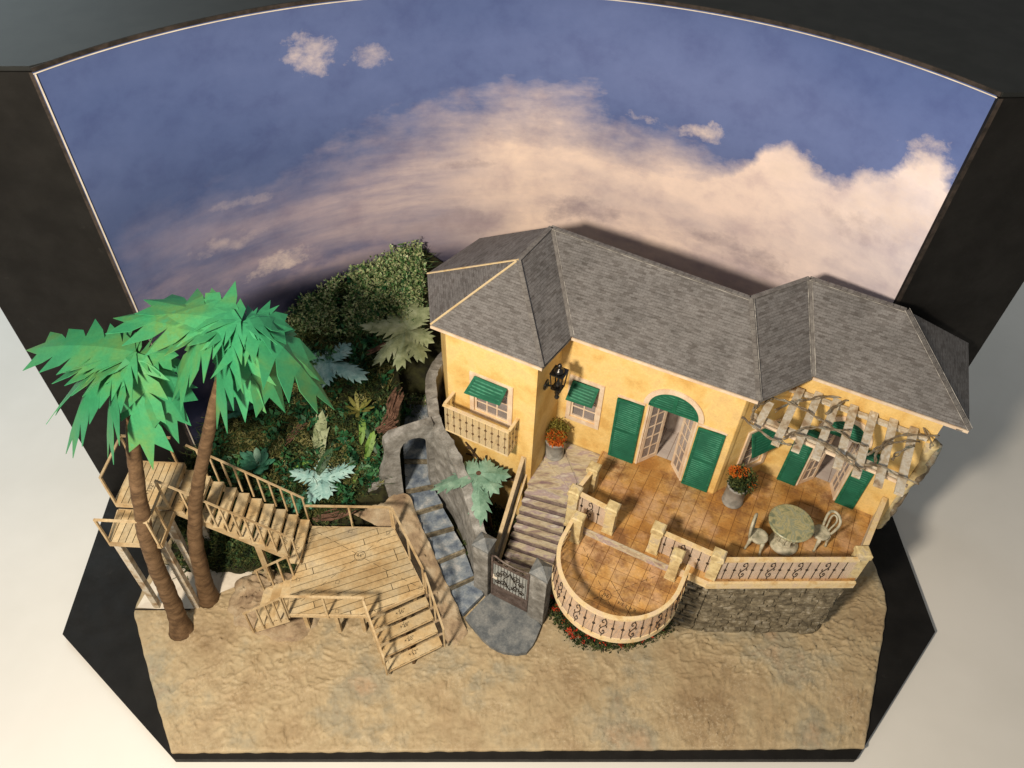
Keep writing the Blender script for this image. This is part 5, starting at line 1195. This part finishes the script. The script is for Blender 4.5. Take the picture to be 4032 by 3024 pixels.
P1 = [(-28.84, 32.09, 24.0), (-27.62, 30.1, 20.5), (-27.19, 28.73, 18.5), (-24.6, 28.6, 18.4), (-21.48, 27.76, 18.5), (-20.06, 29.08, 19.5), (-25.47, 32.54, 24.2), (-24.06, 32.95, 24.6), (-19.31, 31.36, 24.8), (-26.72, 31.32, 23.0), (-19.4, 29.5, 21.0)]
P2 = [(-22.54, 31.92, 27.0), (-21.0, 32.9, 27.6), (-17.96, 32.5, 27.8), (-13.3, 31.8, 27.6), (-12.33, 31.55, 27.0), (-11.0, 30.23, 24.3), (-10.31, 29.65, 22.5), (-13.28, 29.69, 22.0), (-15.5, 29.0, 21.8), (-17.64, 29.5, 20.5), (-19.68, 29.53, 22.8), (-20.13, 30.58, 26.2)]
T1 = [(-24.63, 26.39, -.1), (-24.6, 26.97, 3.0), (-24.5, 27.26, 7.0), (-24.2, 27.58, 11.0), (-23.85, 28.17, 14.0), (-23.55, 28.82, 16.5), (-23.17, 29.46, 19.0), (-22.26, 30.15, 22.3), (-21.48, 30.86, 24.9)]
T2 = [(-23.31, 29.04, -.1), (-22.86, 29.76, 6.0), (-22.07, 30.13, 9.8), (-21.17, 30.25, 12.8), (-19.77, 30.38, 16.5), (-18.57, 30.1, 19.5), (-17.16, 30.14, 23.0), (-14.83, 30.79, 27.9)]
def palm(trunk, apex, tips, r0, label, W_):
    t = thing('palm_tree', trunk[0], label, 'palm tree', 'card palm trees beside the landing')
    q = spline(trunk, 14); n_ = len(q)
    q = [p + V((.05 * noise.noise(p * .8), .05 * noise.noise(p * .8 + V((7, 0, 0))), 0)) for p in q]
    MB().tube(q, [r0 * (1.0 - .52 * (i / n_) ** .6) * (1 + .09 * noise.noise(p * 1.5) + .012 * math.sin(i * 2.4)) + (.22 * max(0, 1 - i / 7)) for i, p in enumerate(q)], 14).build('trunk', 'bark', t, smooth=True)
    for k, tp in enumerate(tips):
        L_ = (V(tp) - V(apex)).length; dz = V(apex).z - tp[2]
        o = leaf_mesh(V(apex) + V((random.uniform(-.1, .1), random.uniform(-.1, .1), random.uniform(-.55, .45))), tp, W_ * random.uniform(.82, 1.2) * (1 if L_ > 4 else .75), lobes=max(3, round(L_ / 1.55)), arch=.25 + dz * .45 + L_ * .04, fold=random.uniform(.0, .25), roll=random.uniform(-.18, .18), tooth=1.32, notch=.50, tw=random.uniform(-.5, .8)).build('frond', 'palm_leaf', t)
        solid(o, .035)
palm(T1, A1, P1, .74, 'shorter card palm tree with its trunk foot on the open sand', 1.62)
palm(T2, A2, P2, .66, 'taller card palm tree leaning over the long staircase', 1.8)

# ------------------------------------------------------------------ cut-paper plants on the hill
def paper_palm(name, c, tips, mt, label, W_=.55, stem=None, lobes=7, arch=.5):
    t = thing(name, stem if stem else (c[0], c[1], c[2] - .8), label, 'plant')
    for tp in tips: solid(leaf_mesh(c, tp, W_ * random.uniform(.9, 1.15), lobes=lobes, arch=arch, fold=random.uniform(.05, .3), tooth=1.25, notch=.66, roll=random.uniform(-.2, .2)).build('leaf', mt, t), .025)
    if stem:
        MB().tube(spline([stem, V(stem).lerp(V(c), .5) + V((.1, 0, 0)), c], 5), .13, 8).build('stem', 'bark', t, smooth=True)
        MB().lathe(V(c) + V((0, 0, .02)), [(.20, -.05), (.20, .06), (.15, .08)], 14).build('stem_end', 'bark_chip', t)
    return t
sc0 = V((-2.32, 35.95, 8.5))
random.seed(11)
paper_palm('paper_palm', sc0, [(-5.9, 34.3, 8.3), (.22, 35.9, 8.3), (-.65, 34.5, 7.9), (-1.95, 31.9, 7.2), (-1.1, 37.0, 8.4), (-3.95, 36.8, 8.4), (-3.2, 34.2, 7.8)], 'teal_leaf', 'teal paper palm on a brown stem beside the stone stairs', .74, (-1.2, 35.4, 1.2), 6, .4)
bp0 = V((-8.6, 46.0, 14.0))
paper_palm('paper_palm', bp0, [bp0 + V(d) for d in ((-4.0, .1, .2), (-2.6, -3.0, -1.3), (-.6, -3.2, -1.6), (1.5, -2.4, -1.4), (2.2, -.8, -.6), (.2, 2.6, 1.2), (1.6, 2.0, .8), (-1.6, 1.6, .5))], 'pale_leaf', 'pale olive paper palm on the hill beside the tower', .72, None, 6, .3)
b2 = V((-14.9, 44.0, 12.0))
paper_palm('paper_palm', b2, [b2 + V(d) for d in ((3.4, -1.6, -.3), (-1.4, -1.7, -.7), (-1.7, .7, .2), (1.6, 1.7, .6), (-.3, -2.0, -1.0))], 'blue_leaf', 'pale blue paper palm in the middle of the dark hillside', .70, None, 6, .2)
b3 = V((-14.9, 36.5, 6.2))
paper_palm('paper_palm', b3, [b3 + V(d) for d in ((2.6, 1.1, .5), (-2.7, .5, .3), (.7, -1.5, -.6), (-.9, -1.7, -.9), (.1, 2.2, .4))], 'blue_leaf', 'pale blue paper palm just behind the deck railing', .62, None, 6, .2)
b4 = V((-16.6, 36.0, 4.6))
paper_palm('paper_palm', b4, [b4 + V(d) for d in ((-1.6, -.6, .3), (1.5, -.9, -.2), (.4, 1.5, .5), (-.6, -1.5, -.4))], 'succulent', 'green leafy paper plant behind the staircase rail', .7, None, 3, .3)
def rosette(c, n_, L_, mt, label, w=.22, up=.55):
    t = thing('succulent_plant', c, label, 'plant')
    for k in range(n_):
        a = k * 2.4; r = L_ * random.uniform(.7, 1.1); d = V((math.cos(a), math.sin(a) , up * random.uniform(.6, 1.6))); p = V(c); e = p + d * r; sd = d.cross(V((0, 0, 1))).normalized()
        m = MB(); q = [(0, .06), (.3, w * .7), (.6, w), (.85, w * .75), (1, .02)]
        for h_ in (0.045, -.045):
            for s_, ww in q: m.v += [p.lerp(e, s_) - sd * ww + V((0, 0, h_ * .4)), p.lerp(e, s_) + V((0, 0, h_ * 2 - .05)), p.lerp(e, s_) + sd * ww + V((0, 0, h_ * .4))]
        for o_ in (0, 15):
            for i in range(4):
                for j in range(2): a_ = o_ + i * 3 + j; m.f.append((a_, a_ + 1, a_ + 4, a_ + 3))
        m.build('leaf', mt, t, smooth=True)
    return t
rosette((-21.9, 40.6, 9.4), 11, 1.5, 'succulent', 'blue-green succulent below the palm crown', .30)
rosette((-20.0, 37.2, 6.7), 14, 1.5, 'succulent', 'blue-green succulent behind the staircase railing', .30)
rosette((-12.3, 41.0, 9.5), 9, 1.3, 'olive_leaf', 'small olive succulent in the moss below the bark', .17)
def big_leaf(c, tip, w, mt, label):
    t = thing('broad_leaf', c, label, 'leaf'); solid(leaf_mesh(c, tip, w, lobes=4, arch=.35, fold=.3, tooth=.98, notch=.85).build('blade', mt, t), .03); return t
big_leaf((-15.5, 37.9, 6.4), (-15.2, 40.9, 9.6), .62, 'pale_leaf', 'tall pale grey-green leaf standing on the hillside')
big_leaf((-11.6, 38.0, 6.9), (-10.9, 39.6, 8.8), .38, 'lime_leaf', 'bright lime leaf by the broken grey wall')
big_leaf((-12.0, 39.0, 7.6), (-11.9, 40.9, 9.2), .30, 'lime_leaf', 'lime bud-shaped leaf above the bright lime leaf')
big_leaf((-17.4, 37.4, 6.3), (-15.7, 37.9, 6.8), .16, 'lime_leaf', 'narrow lime blade lying in the moss')
big_leaf((-14.2, 36.8, 6.3), (-12.3, 37.9, 6.6), .10, 'lime_leaf', 'thin lime grass blade by the blue paper palm')
big_leaf((-15.5, 36.6, 6.1), (-14.3, 38.9, 7.4), .42, 'dark_leaf', 'dark grey-green leaf rising from the blue paper palm')
big_leaf((-10.5, 38.2, 7.4), (-11.8, 40.4, 8.6), .34, 'dark_leaf', 'dark glossy curved leaf behind the grey wall')
big_leaf((-12.6, 36.7, 5.3), (-12.1, 37.5, 6.1), .2, 'lime_leaf', 'small lime leaf low by the wall foot')
def bark_piece(pts, r, label):
    t = thing('bark_piece', pts[0], label, 'bark')
    for k in range(16):
        o_ = V((random.uniform(-1, 1), random.uniform(-.8, .8), random.uniform(-.3, .4))) * r
        q = spline([V(p) + o_ * 1.3 + V((random.uniform(-.18, .18), random.uniform(-.18, .18), random.uniform(-.1, .15))) for p in pts], 5)
        a_, b_ = random.randrange(0, max(1, len(q) // 3)), len(q) - random.randrange(0, max(1, len(q) // 3)); q = q[a_:b_] if b_ - a_ > 2 else q
        MB().tube(q, [r * random.uniform(.12, .30) for p in q], 5).build('strip', 'bark_chip', t)
bark_piece([(-9.0, 42.6, 10.4), (-9.6, 41.5, 9.6), (-9.6, 40.6, 9.2), (-10.6, 39.9, 8.6)], .36, 'reddish brown bark piece lying above the arch wall')
bark_piece([(-9.3, 40.2, 9.2), (-10.6, 39.8, 8.5)], .30, 'short reddish bark piece against the arch wall top')
bark_piece([(-16.4, 40.7, 8.8), (-18.4, 38.8, 7.4)], .22, 'dark brown bark strip in the moss left of the tall leaf')
bark_piece([(-11.6, 44.6, 12.6), (-10.2, 45.0, 13.2)], .24, 'brown bark strip beneath the olive paper palm')
bark_piece([(-15.2, 34.4, 3.9), (-13.6, 34.6, 4.2), (-12.4, 35.2, 4.3)], .34, 'purplish bark piece just behind the deck')

# moss and ground cover on the hill: curled strands and leaflets nobody could count
def arch_front(x, y): return x > -12.4 and (y - 36.0) < (x + 11.6) * .42 + .2
def hill_ok(x, y):
    if x > -7.6 or arch_front(x, y): return False
    if (x - CC.x) ** 2 + (y - CC.y) ** 2 > (CR - .5) ** 2: return False
    if x > -15.2 and y < 34.5: return False
    return not (-9.5 < x < -6.5 and 37.0 < y < 43)
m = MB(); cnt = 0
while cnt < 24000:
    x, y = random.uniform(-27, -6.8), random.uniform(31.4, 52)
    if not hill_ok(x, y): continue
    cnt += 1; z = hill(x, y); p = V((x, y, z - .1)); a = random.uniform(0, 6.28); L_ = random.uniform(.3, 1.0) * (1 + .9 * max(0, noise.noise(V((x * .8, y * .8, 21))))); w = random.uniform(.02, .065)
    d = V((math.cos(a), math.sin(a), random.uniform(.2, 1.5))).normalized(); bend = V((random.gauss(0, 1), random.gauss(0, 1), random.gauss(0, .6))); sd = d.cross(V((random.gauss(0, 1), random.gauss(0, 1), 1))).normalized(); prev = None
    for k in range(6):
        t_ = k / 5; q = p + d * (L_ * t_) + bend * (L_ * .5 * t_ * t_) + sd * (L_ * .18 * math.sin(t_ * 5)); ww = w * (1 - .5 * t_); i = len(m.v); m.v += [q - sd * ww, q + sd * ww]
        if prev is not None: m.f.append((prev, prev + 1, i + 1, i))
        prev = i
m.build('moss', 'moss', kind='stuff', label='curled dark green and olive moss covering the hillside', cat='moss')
def clump_fill(n_, size, box, mt, name, label, zoff, cond):
    m = MB(); c_ = 0; tries = 0
    while c_ < n_ and tries < n_ * 40:
        tries += 1; x, y = random.uniform(box[0], box[1]), random.uniform(box[2], box[3])
        if not hill_ok(x, y) or not cond(x, y): continue
        c_ += 1; p = V((x, y, hill(x, y) + random.uniform(*zoff))); a = V((random.gauss(0, 1), random.gauss(0, 1), random.gauss(.4, .8))).normalized(); b = a.cross(V((random.gauss(0, 1), random.gauss(0, 1), random.gauss(0, 1)))).normalized(); s_ = size * random.uniform(.5, 1.5)
        m.quad(p - b * s_ * .2, p + a * s_ * .5 - b * s_ * .22, p + a * s_, p + a * s_ * .45 + b * s_ * .25)
    return m.build(name, mt, kind='stuff', label=label, cat='ground cover')
clump_fill(13000, .30, (-20, -6.8, 46, 52.5), 'moss_tip', 'leafy_scrub', 'pale-tipped leafy scrub along the top of the hillside', (-.1, 1.5), lambda x, y: noise.noise(V((x * .6, y * .6, 5))) > -.35)
clump_fill(20000, .26, (-27, -7, 31.5, 47), 'moss', 'leaf_litter', 'dark green leaf litter scattered through the hillside moss', (-.15, .75), lambda x, y: noise.noise(V((x * .7, y * .7, 15))) > -.12)
mat('lichen', [(.3, (.06, .06, .015)), (.5, (.14, .135, .04)), (.7, (.28, .28, .13))], 1.6, .85)
m = MB(); c_ = 0
while c_ < 5200:
    x, y = random.uniform(-25, -7.4), random.uniform(34.5, 48)
    if not hill_ok(x, y) or noise.noise(V((x * .55, y * .55, 33))) < .02: continue
    c_ += 1; p = V((x, y, hill(x, y) + random.uniform(0, .45))); a = random.uniform(0, 6.28); r_ = random.uniform(.08, .26); w = random.uniform(.02, .045); tilt = V((random.gauss(0, .6), random.gauss(0, .6), 1)).normalized(); e_ = tilt.cross(V((math.cos(a), math.sin(a), 0))).normalized(); f_ = tilt.cross(e_); prev = None; turns = random.uniform(.4, 1.1)
    for k in range(7):
        t_ = k / 6 * turns * 6.28; q = p + e_ * (r_ * math.cos(t_)) + f_ * (r_ * math.sin(t_)) + tilt * (.22 * k / 6); o_ = (e_ * math.cos(t_) + f_ * math.sin(t_)) * w; i = len(m.v); m.v += [q - o_, q + o_]
        if prev is not None: m.f.append((prev, prev + 1, i + 1, i))
        prev = i
m.build('lichen', 'lichen', kind='stuff', label='curly olive lichen in patches over the hillside moss', cat='lichen')
mat('shrub', [(.25, (.008, .05, .022)), (.5, (.02, .11, .045)), (.7, (.05, .17, .06)), (.85, (.10, .20, .07))], .9, .5, 4, .1, fine=.2, fs=4)
clump_fill(4200, .55, (-25, -7, 35, 50), 'shrub', 'shrub_leaves', 'mixed glossy green shrub leaves tangled through the hillside', (.0, 1.0), lambda x, y: noise.noise(V((x * .6, y * .6, 44))) > .05)
# moss in the bed beside the stairs
m = MB()
for _ in range(1500):
    u_, v_ = random.random(), random.random(); p = V((-3.6 + 3.0 * u_ + 1.6 * v_, 32.6 + 5.6 * v_ - 1.2 * u_ + .8, 1.3 + random.uniform(0, .7))); a = V((random.gauss(0, 1), random.gauss(0, 1), random.gauss(.5, .8))).normalized(); b = a.cross(V((random.gauss(0, 1), random.gauss(0, 1), random.gauss(0, 1)))).normalized(); s_ = random.uniform(.15, .45); m.quad(p - b * s_ * .15, p + a * s_ * .5 - b * s_ * .2, p + a * s_, p + a * s_ * .5 + b * s_ * .2)
m.build('bed_moss', 'moss', kind='stuff', label='dark moss in the bed beside the stone stairs', cat='moss')
# flower bed round the terrace foot
fb = thing('flower_bed', (7.8, 25.5, 0), 'low green and red flower bed curving under the round terrace', 'flower bed')
m = MB(); mr = MB()
OB = spline([(3.5, 29.9, 0), (3.75, 28.7, 0), (4.4, 27.45, 0), (5.9, 26.2, 0), (8.3, 25.95, 0), (10.5, 26.4, 0), (12.6, 27.4, 0), (13.3, 28.6, 0)], 12)
for _ in range(6500):
    q = random.choice(OB); c_ = V((8.6, 29.6, 0)); dpt = random.random() ** .8; p = q.lerp(c_, .34 * dpt) + V((random.uniform(-.3, .3), random.uniform(-.2, .2), 0)); z = .15 + .9 * random.random() * min(1, dpt * 3 + .15)
    a = V((random.gauss(0, 1), random.gauss(0, 1), random.gauss(.6, .8))).normalized(); b = a.cross(V((random.gauss(0, 1), random.gauss(0, 1), random.gauss(0, 1)))).normalized(); s_ = random.uniform(.12, .34); p.z = z; m.quad(p - b * s_ * .2, p + a * s_ * .5 - b * s_ * .25, p + a * s_, p + a * s_ * .5 + b * s_ * .25)
for _ in range(60):
    q = random.choice(OB).lerp(V((8.6, 29.6, 0)), random.uniform(.02, .22)); fuzz(mr, (q.x, q.y, .85 + random.uniform(-.15, .25)), random.uniform(.08, .19), 16, .14, shell=.3)
m.build('leaves', 'pot_leaf', fb, kind='stuff'); mr.build('blossoms', 'bloom_red', fb, kind='stuff')
# bare twig on the tower wall below the balcony
tg = thing('bare_twig', (-2.4, 38.3, 6.5), 'bare dark twig climbing the tower wall under the balcony', 'twig')
tv = [[(-1.3, 37.7, 6.0), (-2.1, 38.1, 6.9), (-2.7, 38.4, 7.6), (-3.1, 38.6, 8.2), (-3.55, 38.85, 8.7)], [(-2.1, 38.1, 6.9), (-1.9, 38.0, 7.6), (-1.85, 37.95, 8.2)], [(-1.7, 37.9, 6.5), (-1.1, 37.6, 6.9), (-.6, 37.35, 7.0)], [(-2.7, 38.4, 7.6), (-3.2, 38.65, 7.4), (-3.5, 38.8, 7.3)], [(-2.9, 38.5, 7.9), (-2.75, 38.4, 8.5)], [(-3.1, 38.6, 8.2), (-3.5, 38.85, 8.1)], [(-1.1, 37.6, 6.9), (-.8, 37.45, 7.4)], [(-.2, 37.15, 6.2), (.3, 36.9, 6.8), (.35, 36.85, 7.3)], [(.1, 37.0, 6.55), (.7, 36.7, 6.6)]]
for q in tv: s_ = spline(q, 4); MB().tube(s_, [.11 * (1 - .5 * i / len(s_)) for i in range(len(s_))], 6).build('branch', 'twig', tg, smooth=True)

for o in list(bpy.data.objects):
    if '_org' in o: del o['_org']
